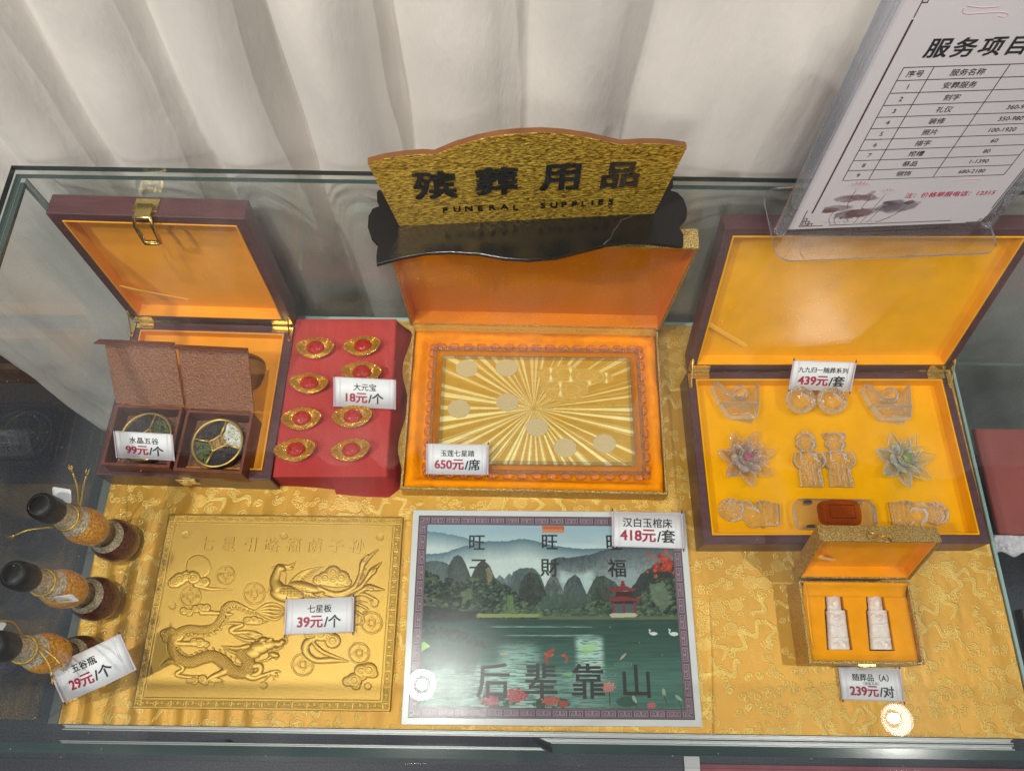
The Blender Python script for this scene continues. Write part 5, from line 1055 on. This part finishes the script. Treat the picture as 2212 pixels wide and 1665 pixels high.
    npmesh('printed_picture', np.stack([Xl.ravel(), Yl.ravel(), Z.ravel()], 1), gridF(nu, nv), pm_, t, True, [('paint', 'FLOAT_COLOR', np.clip(C_, 0, 1).reshape(-1, 3))])
    m = MB()
    for ch, x, y, s_ in (('旺',672,308,.0245), ('旺',1147,305,.0245), ('旺',1568,308,.0245), ('子',680,472,.0265), ('財',1145,470,.0265), ('福',1585,475,.0265), ('后',770,1210,.046), ('辈',1085,1212,.046), ('靠',1395,1215,.046), ('山',1712,1215,.044)):
        u, v = hap(Hf, np.array([x]), np.array([y])); m.text(ch, s_, u[0], v[0], T-.0022, .0002, bold=.014)
    m.build('brush_characters', pm('gloss_black_ink', (.014, .014, .014), .3, coat=.5), t)
marble()

# ================================================================== price cards shaped like little scrolls
def price_tag(label, px, py, wpx, roll, z, tilt, title, price, unit, bow=0., title_sz=.17, price_sz=.26, sub=None, turn=0., mixed=(1., 1.)):
    c = at(px, py, z); w = wpx*pxm(c); h = w*.485
    R = Matrix.Rotation(rad(turn), 3, 'Z') @ Matrix.Rotation(rad(tilt), 3, 'X') @ Matrix.Rotation(rad(roll), 3, 'Z')
    t = thing('price_tag', label, 'price tag', c, R, 'scroll shaped price tags'); bw = bow/w
    m = MB(); cw = w*.94
    m.grid(lambda u, v: ((u-.5)*cw, (v-.5)*h, -bw*((u-.5)*cw)**2), 17, 2); o = m.build('card', G['card'], t, smooth='all'); s = o.modifiers.new('t', 'SOLIDIFY'); s.thickness = .0007; s.offset = -1
    m = MB()
    for x in (-.40, -.385, .40, .385): m.box(w*x-.00015, w*x+.00015, -h*.47, h*.47, .0001-bw*(w*x)**2, .0003-bw*(w*x)**2)
    for y in (-.485, .485): m.grid(lambda u, v: ((u-.5)*cw, h*y+(v-.5)*h*.02, .0002-bw*((u-.5)*cw)**2), 17, 2)
    m.build('printed_border', G['roll'], t)
    for s in (-1, 1):
        m = MB(); x = s*w*.485; z0 = -bw*(w*.47)**2+.0005; r = w*.0125
        m.tube([(x, -h*.5, z0), (x, h*.5, z0)], r, 10); ro = m.build('scroll_roller', G['roll'], t, smooth=True)
        m = MB()
        for e in (-1, 1): m.tube([(x, e*h*.5, z0), (x, e*h*.53, z0), (x, e*h*.535, z0), (x, e*h*.57, z0), (x, e*h*.585, z0)], [r*1.1, r*1.1, r*.7, r*.7, r*.4], 10)
        m.build('roller_knob', G['rolltip'], ro, smooth=True)
    m = MB(); m.text(title, h*title_sz*1.5, 0, h*.20, .0003, .0002, .012, bow=bw); 
    if sub: m.text(sub, h*.11, 0, h*.02, .0003, .0002, 0)
    m.build('item_name', G['ink'], t)
    y = -h*.17 if not sub else -h*.22
    a = MB(); a.text(price, h*price_sz*1.5, 0, y, .0003, .0002, .03, bow=bw, align='LEFT'); b = MB(); b.text(unit, h*price_sz*1.5, 0, y, .0003, .0002, .02, bow=bw, align='LEFT')
    wa = max(v[0] for v in a.v); wb = max(v[0] for v in b.v); x0 = -(wa+wb+h*.04)/2
    for mb, dx in ((a, x0), (b, x0+wa+h*.04)): mb.v = [(v[0]+dx, v[1], .0003+(v[2]-(.0003-bw*v[0]*v[0])) - bw*(v[0]+dx)**2) for v in mb.v]
    a.build('price', G['crimson'], t); b.build('unit', G['ink'], t)
price_tag('white price card reading 99 propped in the left brown grain box', 312, 963, 128, -2.5, .094, 42, '水晶五谷', '99元', '/个')
price_tag('white price card reading 18 propped between the ingots on the red block', 788, 849, 136, -2., .070, 38, '大元宝', '18元', '/个')
price_tag('white price card reading 650 on the near left corner of the clear tablet', 988, 992, 136, 0, .052, 26, '玉莲七星踏', '650元', '/席', bow=.10, title_sz=.15)
price_tag('white price card reading 439 propped at the back rim of the large wooden box', 1776, 812, 138, -1., .072, 44, '九九归一随葬系列', '439元', '/套', title_sz=.135)
price_tag('white price card reading 418 at the far right corner of the marble slab', 1399, 1144, 156, -1., .017, 3, '汉白玉棺床', '418元', '/套', title_sz=.19, price_sz=.27)
price_tag('white price card reading 39 lying on the gold relief plate', 690, 1329, 150, 3., .020, 6, '七星板', '39元', '/个', title_sz=.16)
price_tag('white price card reading 29 tilted against the nearest grain bottle', 187, 1450, 178, 25., .085, 24, '五谷瓶', '29元', '/个', bow=.55, title_sz=.15, price_sz=.23)
price_tag('white price card reading 239 on the cloth in front of the small gold box', 1882, 1477, 136, -1., .007, 2, '随葬品（A）', '239元', '/对', title_sz=.16, sub='（金童玉女）', price_sz=.25)

# ================================================================== grain bottles
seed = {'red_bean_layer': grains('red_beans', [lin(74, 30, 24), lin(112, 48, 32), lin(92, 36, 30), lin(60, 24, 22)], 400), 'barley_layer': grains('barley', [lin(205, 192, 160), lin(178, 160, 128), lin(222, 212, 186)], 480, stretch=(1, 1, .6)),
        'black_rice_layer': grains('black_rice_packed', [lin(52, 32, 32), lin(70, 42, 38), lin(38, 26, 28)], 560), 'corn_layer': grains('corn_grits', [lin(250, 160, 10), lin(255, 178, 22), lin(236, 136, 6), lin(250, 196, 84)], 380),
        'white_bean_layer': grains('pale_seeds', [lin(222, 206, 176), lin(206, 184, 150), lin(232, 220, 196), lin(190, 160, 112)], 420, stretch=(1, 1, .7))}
capm = pm('matt_black_cap', (.007, .006, .007), .4, bump=(300, .08), spec=.25); gold_cord = pm('gold_cord', (.75, .48, .08), .32, .85, bump=(900, .5)); paper = G['card']
def bottle(label, px, py, zrot, tagpos, tail):
    p = at(px, py, .035); t = thing('grain_bottle', label, 'grain bottle', (p.x, p.y, .0025), (0, 0, zrot), 'gourd shaped bottles of layered grain')
    R = lambda z: float(np.interp(z, ZS, RS))
    key = [(0, .0180), (.004, .0230), (.018, .0280), (.032, .0288), (.046, .0262), (.058, .0205), (.067, .0168), (.074, .0163), (.082, .0178), (.096, .0215), (.110, .0232), (.124, .0224), (.138, .0190), (.152, .0152), (.164, .0132), (.178, .0127), (.190, .0125)]
    sp = spline(key, 6); ZS, RS = sp[:, 0], sp[:, 1]
    for nm, a, b, sl in (('red_bean_layer', 0, .0545, .004), ('barley_layer', .0545, .0665, .004), ('black_rice_layer', .066, .088, 0), ('corn_layer', .088, .139, .005), ('white_bean_layer', .139, .188, 0)):
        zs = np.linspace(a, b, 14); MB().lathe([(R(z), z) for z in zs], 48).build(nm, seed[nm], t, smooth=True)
    MB().lathe([(.0142, .186), (.0146, .187), (.0158, .191), (.0163, .200), (.0160, .211), (.0150, .2180), (.0120, .2205), (.006, .2213)], 40).build('cap', capm, t, smooth=True, angle=60)
    MB().tube([(.0112*math.cos(a), .0112*math.sin(a), .2209) for a in [2*PI*i/40 for i in range(40)]], .00016, 4, True).build('cap_ring', pm('pale_stitch', (.09, .09, .09), .5) if 'stitch' not in G else G['stitch'], t)
    m = MB(); m.tube([((R(.158)+.0008)*math.cos(a), (R(.158)+.0008)*math.sin(a), .160+.002*math.sin(a)) for a in [2*PI*i/40 for i in range(40)]], .0011, 6, True); m.tube([((R(.156)+.0008)*math.cos(a), (R(.156)+.0008)*math.sin(a), .1565-.002*math.sin(a)) for a in [2*PI*i/40 for i in range(40)]], .0011, 6, True)
    for pts in tail:
        q = spline([Vector(v) for v in pts], 6); m.tube([Vector(v) for v in q], .0011, 6); e = Vector(q[-1]); d = (e-Vector(q[-4])).normalized()
        for k in range(5): o = Vector((math.cos(k*2.5), math.sin(k*2.5), math.cos(k*1.3)))*.25; m.tube([e, e+(d+o)*.010], [.0006, .0003], 4)
    m.build('gold_cord', gold_cord, t, smooth='all')
    if tagpos:
        m = MB(); loc, rot = tagpos; m.M = Matrix.Translation(loc) @ rot.to_4x4(); pts = [(-.010, -.009), (.010, -.009), (.0115, -.007), (.0115, .007), (.010, .009), (-.010, .009), (-.0115, .007), (-.0115, -.007)]; m.prism(pts, 0, .0008); m.build('hang_tag', paper, t)
RX = lambda a: Matrix.Rotation(rad(a), 3, 'X'); RY = lambda a: Matrix.Rotation(rad(a), 3, 'Y'); RZ = lambda a: Matrix.Rotation(rad(a), 3, 'Z')
bottle('gourd shaped grain bottle farthest back, a white tag behind its black cap', 247, 1166, 0, (Vector((.006, .020, .190)), RZ(-8) @ RX(40)), [[(.012, .014, .160), (.012, .036, .175), (.010, .048, .186)], [(.014, .012, .160), (.022, .034, .178), (.028, .044, .188)], [(-.012, -.012, .160), (-.030, -.020, .178), (-.046, -.026, .176)]])
bottle('gourd shaped bottle of layered grain in the middle of the three', 204, 1292, .5, (Vector((.012, -.024, .140)), RZ(-20) @ RX(75)), [[(-.012, .012, .160), (-.026, .020, .196), (-.026, .026, .212)], [(-.004, -.016, .160), (.0, -.026, .150), (.008, -.026, .144)]])
bottle('gourd shaped bottle of layered grain nearest the viewer, behind the tilted price card', 171, 1421, 1.0, (Vector((.004, .026, .192)), RZ(10) @ RX(60)), [[(.010, .012, .160), (.020, .020, .185), (.010, .030, .205)], [(.010, -.014, .160), (.006, -.034, .160), (.0, -.048, .162)], [(.013, -.012, .160), (.014, -.034, .160), (.012, -.046, .158)]])

# ================================================================== FUNERAL SUPPLIES sign on the glass top
TOP = .3447
def funeral_sign():
    a, b = at(863, 488, TOP+.006), at(1428, 460, TOP+.006); ux = (b-a).normalized(); back = Vector((0, 0, 1)).cross(ux); uz = (Vector((0, 0, 1))+back*.03).normalized()
    P = Plane(a, ux, uz); cen = (a+b)/2; t = thing('sign_stand', 'gold glitter sign board with black characters standing in a black scrolled base', 'sign', (cen.x, cen.y, TOP), (0, 0, math.atan2(ux.y, ux.x)))
    inv = (Matrix.Translation((cen.x, cen.y, TOP)) @ Matrix.Rotation(math.atan2(ux.y, ux.x), 4, 'Z')).inverted()
    z2 = lambda x, y: (702+.3906*x, 216+.3906*y); PM = inv @ P.mat()
    top = [(2002,262), (1925,250), (1850,243), (1740,243), (1640,250), (1560,232), (1450,208), (1320,190), (1200,182), (1080,186), (960,198), (840,222), (720,258), (605,306), (540,302), (440,310), (330,326), (235,350)]
    out = [P.uv(*z2(412, 697)), P.uv(*z2(1820, 627))]+[P.uv(*z2(x, y)) for x, y in top]
    m = MB(); m.M = PM; m.prism(out, -.0075, -.0003); m.build('sign_board', pm('brown_acrylic_edge', lin(104, 66, 34), .3, var=(60, .2)), t, bevel=.0004)
    m = MB(); m.M = PM; m.prism(out, -.0002, .0003); gl = glitter('gold_glitter_face', lin(104, 66, 12), (1.0, .70, .10), (170, 620, 620), .6, .3); m.build('glitter_face', gl, t)
    ink = pm('gloss_black_letters', (.012, .010, .010), .25, coat=.3); m = MB(); m.M = PM
    for ch, x, y, s in (('殡', 607, 468, .046), ('葬', 948, 445, .046), ('用', 1300, 425, .046), ('品', 1635, 412, .044)): u, v = P.uv(*z2(x, y)); m = MB(); m.M = PM; m.text(ch, s, u, v, .0004, .0012, bold=.028, sx=1.04); m.build('black_character', ink, t)
    m = MB(); m.M = PM; xs = [(665,606),(730,601),(795,598),(858,596),(925,592),(992,588),(1055,592),(1205,580),(1265,578),(1322,576),(1380,574),(1432,571),(1478,566),(1525,562),(1580,560)]
    for i_, (ch, (x, y)) in enumerate(zip('FUNERALSUPPLIES', xs)):
        if i_ == 7: m.build('english_word', ink, t); m = MB(); m.M = PM
        u, v = P.uv(*z2(x, y)); m.text(ch, .0128, u, v, .0004, .0008, bold=.02)
    m.build('english_word', ink, t)
    # scrolled base plate
    o = [(285,908), (283,860), (292,800), (255,760), (236,700), (240,640), (262,600), (300,585), (288,560), (286,510), (298,494), (330,510), (420,560), (1000,540), (1800,480), (1905,440), (1925,432), (1926,470), (1912,500), (1950,510), (1985,545), (2003,600), (2000,650), (1960,705), (1982,740), (1984,805), (1940,806), (1800,790), (1680,784), (1560,800), (1400,842), (1280,872), (1130,884), (1000,876), (850,850), (700,840), (560,846), (420,872)]
    pts = [(inv @ at(*z2(x, y), TOP+.006)).xy for x, y in o]; pts = [(float(p.x), float(p.y)) for p in pts]
    m = MB(); m.prism(pts, .0003, .0058); m.build('sign_base', pm('gloss_black_acrylic', (.008, .008, .008), .16, spec=.4, rvar=(30, .05), bump=(700, .06)), t, bevel=.0006)
    m = MB(); c = [(inv @ at(*z2(x, y), TOP+.006)).xy for x, y in ((1540,800), (1580,765), (1600,720), (1640,665), (1720,635))]; m.tube([(p.x, p.y, .0062) for p in c], .0008, 6); m.build('glue_smear', crystal('dried_glue', (.9, .9, .92), .3, rough=.35), t, smooth='all')
funeral_sign()

# ================================================================== price list in an acrylic stand
def menu():
    z3 = lambda x, y: (1404+.3666*x, .3666*y)
    a, b = at(1690, 499, TOP+.004), at(2130, 482, TOP+.004); ux = (b-a).normalized(); back = Vector((0, 0, 1)).cross(ux); uz = (Vector((0, 0, 1))*math.cos(rad(4.5))+back*math.sin(rad(4.5)))
    P = Plane(a, ux, uz); W = (b-a).length; H = W*1.42; inv = Matrix.Translation((a.x, a.y, TOP)) @ Matrix.Rotation(math.atan2(ux.y, ux.x), 4, 'Z'); rz = math.atan2(ux.y, ux.x); inv = inv.inverted(); PM = inv @ P.mat()
    t = thing('acrylic_stand', 'clear acrylic menu stand on the glass top at the upper right', 'display stand', (a.x, a.y, TOP), (0, 0, rz))
    m = MB(); m.M = PM; m.box(.004, W-.004, 0, H, .0006, .0026); m.build('front_sheet', clear('satin_acrylic', (.965, .967, .975), .004, rough=.3), t)
    m = MB(); m.M = PM; m.box(.004, W-.004, 0, H, -.0036, -.0016); m.build('rear_sheet', G['acrylic'], t)
    for x in (-.002, W+.002):
        m = MB(); m.M = PM; m.tube([(x, -.002, -.001), (x, H+.004, -.001)], .0072, 20); m.build('side_post', G['acrylic_edge'], t, smooth=True)
    # foot plate with rounded corners
    q = [(1672,560-38), (1676,545), (1690,557), (1712,562), (2128,550), (2150,545), (2156,525), (2148,490), (2090,425), (1700,425), (1672,430), (1664,445)]
    loc_ = [(inv @ at(x, y, TOP+.003)).xy for x, y in ((1670,520), (1712,561), (2128,549), (2154,525))]
    y0 = (loc_[1].y+loc_[2].y)/2; x0 = loc_[0].x; x1 = loc_[3].x; r = .018; y1 = .062; o = []
    for cx, cy, a0 in ((x1-r, y0+r, -90), (x1-r, y1-r, 0), (x0+r, y1-r, 90), (x0+r, y0+r, 180)): o += [(cx+r*math.cos(rad(a0+k*15)), cy+r*math.sin(rad(a0+k*15))) for k in range(7)]
    mm = MB(); mm.prism(o, .0003, .0036); n = len(o); nf = len(mm.f); mm.mi = [1 if len(f) == 4 else 0 for f in mm.f]; mm.build('foot_plate', [clear('foot_acrylic', (.93, .92, .92), .055, rough=.05), crystal('blue_acrylic_edge', (.76, .82, .99), .4, body=.35, glint=.2)], t)
    # the printed sheet itself
    s = thing('price_list_sheet', 'white price list sheet with a table and lotus ink drawing, held in the acrylic stand', 'price list', (a.x, a.y, TOP), (0, 0, rz))
    m = MB(); m.M = PM; m.box(.0062, W-.0062, .002, H-.002, -.0012, .0); m.build('paper', pm('printed_white_paper', (.74, .71, .72), .6, var=(9, .03)), s)
    ink = pm('print_black', (.03, .028, .03), .6); br = pm('print_brown', lin(84, 58, 60), .6)
    def uv(x, y): return P.uv(*z3(x, y))
    A, Bq, Cq, D = uv(1515, 398), uv(1118, 1065), uv(2085, 1030), uv(1697, 398); E = uv(1268, 1058); Fq = uv(1668, 1043)
    xl = (A[0]+Bq[0])/2; xr = Cq[0]; c1 = (D[0]+E[0])/2; c2 = Fq[0]; yt = A[1]; yb = Bq[1]; rh = (yt-yb)/10; lw = .00032
    m = MB(); m.M = PM
    for k in range(11): m.box(xl, xr, yb+k*rh-lw, yb+k*rh+lw, .0001, .0003)
    for x in (xl, c1, c2, xr): m.box(x-lw, x+lw, yb, yt, .00012, .00034)
    m.build('table_rules', ink, s)
    m = MB(); m.M = PM; names = ['安葬服务', '刻字', '礼仪', '装修', '照片', '描字', '挖槽', '祭品', '铜饰']; prices = ['', '', '360-980', '350-980', '100-1920', '60', '80', '1-1390', '680-2180']
    m.text('序号', rh*.56, (xl+c1)/2, yt-rh*.5, .0001, .0002); m.text('服务名称', rh*.56, (c1+c2)/2, yt-rh*.5, .0001, .0002)
    for k in range(9):
        y = yt-rh*(k+1.5); m.text(str(k+1), rh*.52, (xl+c1)/2, y, .0001, .0002); m.text(names[k], rh*.56, (c1+c2)/2, y, .0001, .0002)
        if prices[k]: m.text(prices[k], rh*.52, (c2+xr)/2, y, .0001, .0002)
    m.build('table_text', ink, s)
    u0, v0 = uv(1700, 285); u1, v1 = uv(2185, 268); m = MB(); m.M = PM; sz = (u1-u0)/3.15
    for k, ch in enumerate('服务项目'): m.text(ch, sz*.92, u0+(u1-u0)*k/3.08, (v0+v1)/2, .0001, .0002, bold=.022)
    m.build('heading', ink, s)
    u0, v0 = uv(1508, 1150); u1, v1 = uv(1995, 1138); m = MB(); m.M = PM; m.text('注：价格举报电话：12315', (u1-u0)/10.6, u0, (v0+v1)/2, .0001, .0002, bold=.01, align='LEFT'); m.build('note', pm('print_red', lin(196, 60, 92), .6), s)
    # frame lines and corner fretwork
    m = MB(); m.M = PM; p0, p1 = uv(930, 1258), uv(1582, 115); xf = (p0[0]+p1[0])/2; m.box(xf-.0009, xf+.0009, p0[1], p1[1], .0001, .0003)
    q0, q1 = uv(1055, 1327), uv(1768, 1307); m.box(q0[0], q1[0], q0[1]-.0004, q0[1]+.0004, .0001, .0003); r0 = uv(2015, 1225); m.box(r0[0]-.0005, r0[0]+.0005, r0[1], r0[1]+.24, .0001, .0003)
    def fret(cx, cy, sx, sy, S=.0135, lw=.00045):
        seg = [((0,0),(1,0)), ((0,0),(0,1)), ((.0,1),(.35,1)), ((.35,1),(.35,.35)), ((.35,.35),(1.,.35)), ((1,.35),(1,0)), ((.65,.0),(.65,.65)), ((0,.65),(.65,.65)), ((0,1),(0,2.)), ((1,0),(2.,0)), ((.15,.15),(.15,.8)), ((.15,.15),(.8,.15))]
        for (x_0, y_0), (x_1, y_1) in seg:
            xa, xb = sorted((cx+sx*x_0*S, cx+sx*x_1*S)); ya, yb_ = sorted((cy+sy*y_0*S, cy+sy*y_1*S)); m.box(xa-lw, xb+lw, ya-lw, yb_+lw, .0001, .0003)
    c0 = uv(880, 1335); fret(c0[0], c0[1], 1, 1); c0 = uv(1978, 1305); fret(c0[0]+.004, c0[1], -1, 1); c0 = uv(1640, 5); fret(xf, c0[1]+.012, 1, -1)
    m.build('print_frame', br, s)
    # ink lotus: washes and strokes on a fine grid laid on the paper
    ax, ay = uv(995, 1322); bx, by = uv(1575, 1075); bx += .004; by2 = max(by, uv(1230, 1070)[1]); nu, nv = 260, 170
    X, Y = np.meshgrid(np.linspace(ax-.004, bx+.02, nu), np.linspace(ay, by2+.004, nv)); Cc = np.zeros((nv, nu, 3))+np.array((.74, .71, .72))
    n1, n2 = fbm(X*260, Y*260, 4), fbm(X*900, Y*900, 5)
    def wash(x, y, rx, ry, col, a=1., ang=0.):
        cx, cy = uv(x, y); q = blob(X+.004*(n1-.5)*2, Y+.004*(n1-.5), cx, cy, rx, ry, 1, ang); mk = (sm(0, .75, q)*a*(.55+.7*n1))[..., None]; mk = np.clip(mk, 0, 1); Cc[:] = Cc*(1-mk)+np.array(col)*mk
    grey, brn = lin(92, 80, 88), lin(112, 82, 84)
    for x, y, rx, ry, c_, a_, g in ((1190,1168,.020,.0065,lin(136,112,118),.9,.05), (1270,1165,.016,.006,lin(120,96,102),.8,-.1), (1090,1230,.022,.0058,lin(126,104,108),.8,.1), (1060,1240,.010,.004,brn,1.,0), (1180,1262,.020,.0085,lin(100,86,92),.95,.12), (1225,1258,.017,.008,brn,1.,0), (1290,1245,.014,.006,lin(140,118,122),.7,.1), (1420,1215,.016,.0105,lin(96,86,100),1.,.2), (1470,1225,.022,.008,lin(120,112,120),.9,.2), (1530,1210,.012,.008,lin(150,142,150),.7,.1), (1395,1195,.006,.003,grey,1.,0), (1530,1192,.006,.003,grey,1.,0)): wash(x, y, rx, ry, c_, a_, g)
    pink = lin(206, 108, 128)
    for x, y, n_, s_ in ((1225,1105,9,.011), (1395,1135,8,.008)):
        cx, cy = uv(x, y)
        for k in range(n_):
            a_ = PI*(.06+.88*k/(n_-1)); px_, py_ = cx+s_*.75*math.cos(a_), cy-.002+s_*.5*math.sin(a_); q = blob(X, Y, px_, py_, s_*.55, s_*.16, 1, a_); ed = ((q > 0)*sm(.45, .1, q))[..., None]*.5; fill = (sm(0, .7, q)*sm(cy+.0, cy+s_*.8, Y))[..., None]*.75; Cc[:] = Cc*(1-fill)+pink*fill; Cc[:] = Cc*(1-ed)+lin(120, 100, 108)*ed
    wash(1305, 1138, .0035, .0035, lin(168, 120, 128), .8)
    for pts in ([(1215,1120), (1195,1150), (1170,1190), (1160,1230)], [(1300,1145), (1285,1180), (1250,1220), (1255,1235)], [(1385,1150), (1340,1200), (1290,1260), (1230,1322)], [(1375,1215), (1330,1260), (1270,1320)], [(1520,1205), (1450,1260), (1330,1310)], [(1480,1240), (1400,1285), (1310,1315)], [(1080,1250), (1055,1290), (1060,1320)], [(1105,1255), (1085,1300), (1095,1320)], [(1230,1280), (1200,1318)], [(1150,1280), (1165,1300), (1140,1318)]):
        p = spline([uv(*q) for q in pts], 8); mk = (segd(X, Y, p, .00055) > 0)[..., None]*.7; Cc[:] = Cc*(1-mk)+lin(88, 76, 82)*mk
    for k in range(16):
        cx, cy = uv(1020+k*27, 1312+6*math.sin(k)); q = np.abs(np.hypot(X-cx, (Y-cy)*1.6)-.0032); mk = ((q < .0004) & (Y > cy-.001))[..., None]*.45; Cc[:] = Cc*(1-mk)+lin(130, 110, 112)*mk
    V = np.stack([X.ravel(), Y.ravel(), np.full(X.size, .00012)], 1); mt = np.array(PM); V = V @ mt[:3, :3].T+mt[:3, 3]
    npmesh('lotus_ink_drawing', V, gridF(nu, nv), painted('ink_wash', .6), s, True, [('paint', 'FLOAT_COLOR', Cc.reshape(-1, 3))])
    # faint pink scroll clouds printed on the paper
    m = MB(); m.M = PM
    for pts in ([(1850,45), (1845,65), (1870,82), (2060,72), (2110,85), (2090,100), (2050,95)], [(1870,35), (1960,45), (2060,38)], [(1780,1062), (1860,1058), (1935,1058), (1938,1068), (1850,1078)]): m.tube([(*uv(x, y), .0001) for x, y in spline(pts, 6)], .00035, 4)
    m.build('pink_cloud_print', pm('print_pink', lin(214, 178, 186), .6), s)
menu()

# ================================================================== lower shelf goods, right of the brocade
def lower_goods():
    z = -.1318
    t = thing('red_velvet_display', 'dusty red velvet covered display slab on the lower shelf, right edge', 'display block', (1.06, .375, z))
    MB().box(-.28, .46, -.09, .09, .0003, .012).build('velvet_cover', pm('dusty_red_velvet', lin(150, 82, 78), .9, sheen=.2, var=(12, .12)), t, bevel=.004)
    m = MB()
    m.grid(lambda u, v: (-.29+.75*u, -.0915-.028*v+.004*math.sin(u*120)*v, .013-.010*v+.0016*math.sin(u*75)), 220, 8)
    lace = m.build('lace_trim', pm('white_lace', lin(205, 200, 205), .7, bump=(160, .9), var=(150, .3)), t, smooth='all'); lace.modifiers.new('t', 'SOLIDIFY').thickness = .0012
    m = MB()
    for k in range(14):
        cx = -.275+k*.05
        for q in range(6): m.ball((cx+.0075*math.cos(q*PI/3), -.106+.0065*math.sin(q*PI/3), .0105), .0022, 6, 4, (1, 1, .5))
    m.build('lace_flowers', pm('lace_thread', lin(225, 222, 226), .7), lace)
    t2 = tag(MB().box(.78, 1.30, .06, .17, z+.0003, z+.022).build('dark_tray', pm('dark_olive_tray', (.035, .035, .03), .5), None, bevel=.003), 'dark flat tray on the lower shelf at the right edge', 'tray')
lower_goods()
m = MB(); m.box(.42, 1.6, -.50, -.075, -.7495, -.7445); tag(m.build('red_mat', pm('dusty_pink_mat', lin(148, 92, 100), .85, var=(30, .12))), 'dusty red mat on the floor at the lower right corner', 'mat')
struct(MB().box(.385, .418, -.50, -.06, -.7496, -.7435).build('floor_strip', pm('white_floor_strip', (.55, .55, .55), .4)))

# ================================================================== ceiling spot lamps (seen mirrored in the glass)
def ceiling_lamp(label, loc, off):
    t = thing('ceiling_lamp', label, 'ceiling lamp', loc)
    m = MB(); m.lathe([(.046, 0), (.052, .004), (.052, .10), (.046, .104)], 40, cap=True); m.build('lamp_body', pm('grey_lamp_body', (.02, .02, .02), .5), t, smooth=True)
    m = MB(); m.M = Matrix.Translation((0, 0, -.0025)); a = np.linspace(0, 2*PI, 48, endpoint=False)
    m.prism([(.050*math.cos(q), .050*math.sin(q)) for q in a], 0, .002, [[(off[0]+.029*math.cos(q), off[1]+.029*math.sin(q)) for q in a]]); m.build('bright_reflector', emit('lit_reflector', (1, .99, 1), 22), t)
    m = MB(); m.M = Matrix.Translation((0, 0, -.0012)); m.prism([(.0505*math.cos(q), .0505*math.sin(q)) for q in a], 0, .001); m.build('inner_reflector', emit('dim_reflector', (1, .96, .96), 5), t)
    MB().lathe([(.0165, -.005), (.0165, -.001)], 32, (off[0], off[1], 0)).build('lamp_bulb', emit('lit_bulb', (1, .98, .96), 40), t)
ceiling_lamp('round dark bodied ceiling spot lamp, lit, above the marble slab', (-.284, .115, 2.4), (.002, 0))
ceiling_lamp('round dark bodied ceiling spot lamp, lit, above the small gold box', (1.31, .028, 2.4), (-.014, .004))
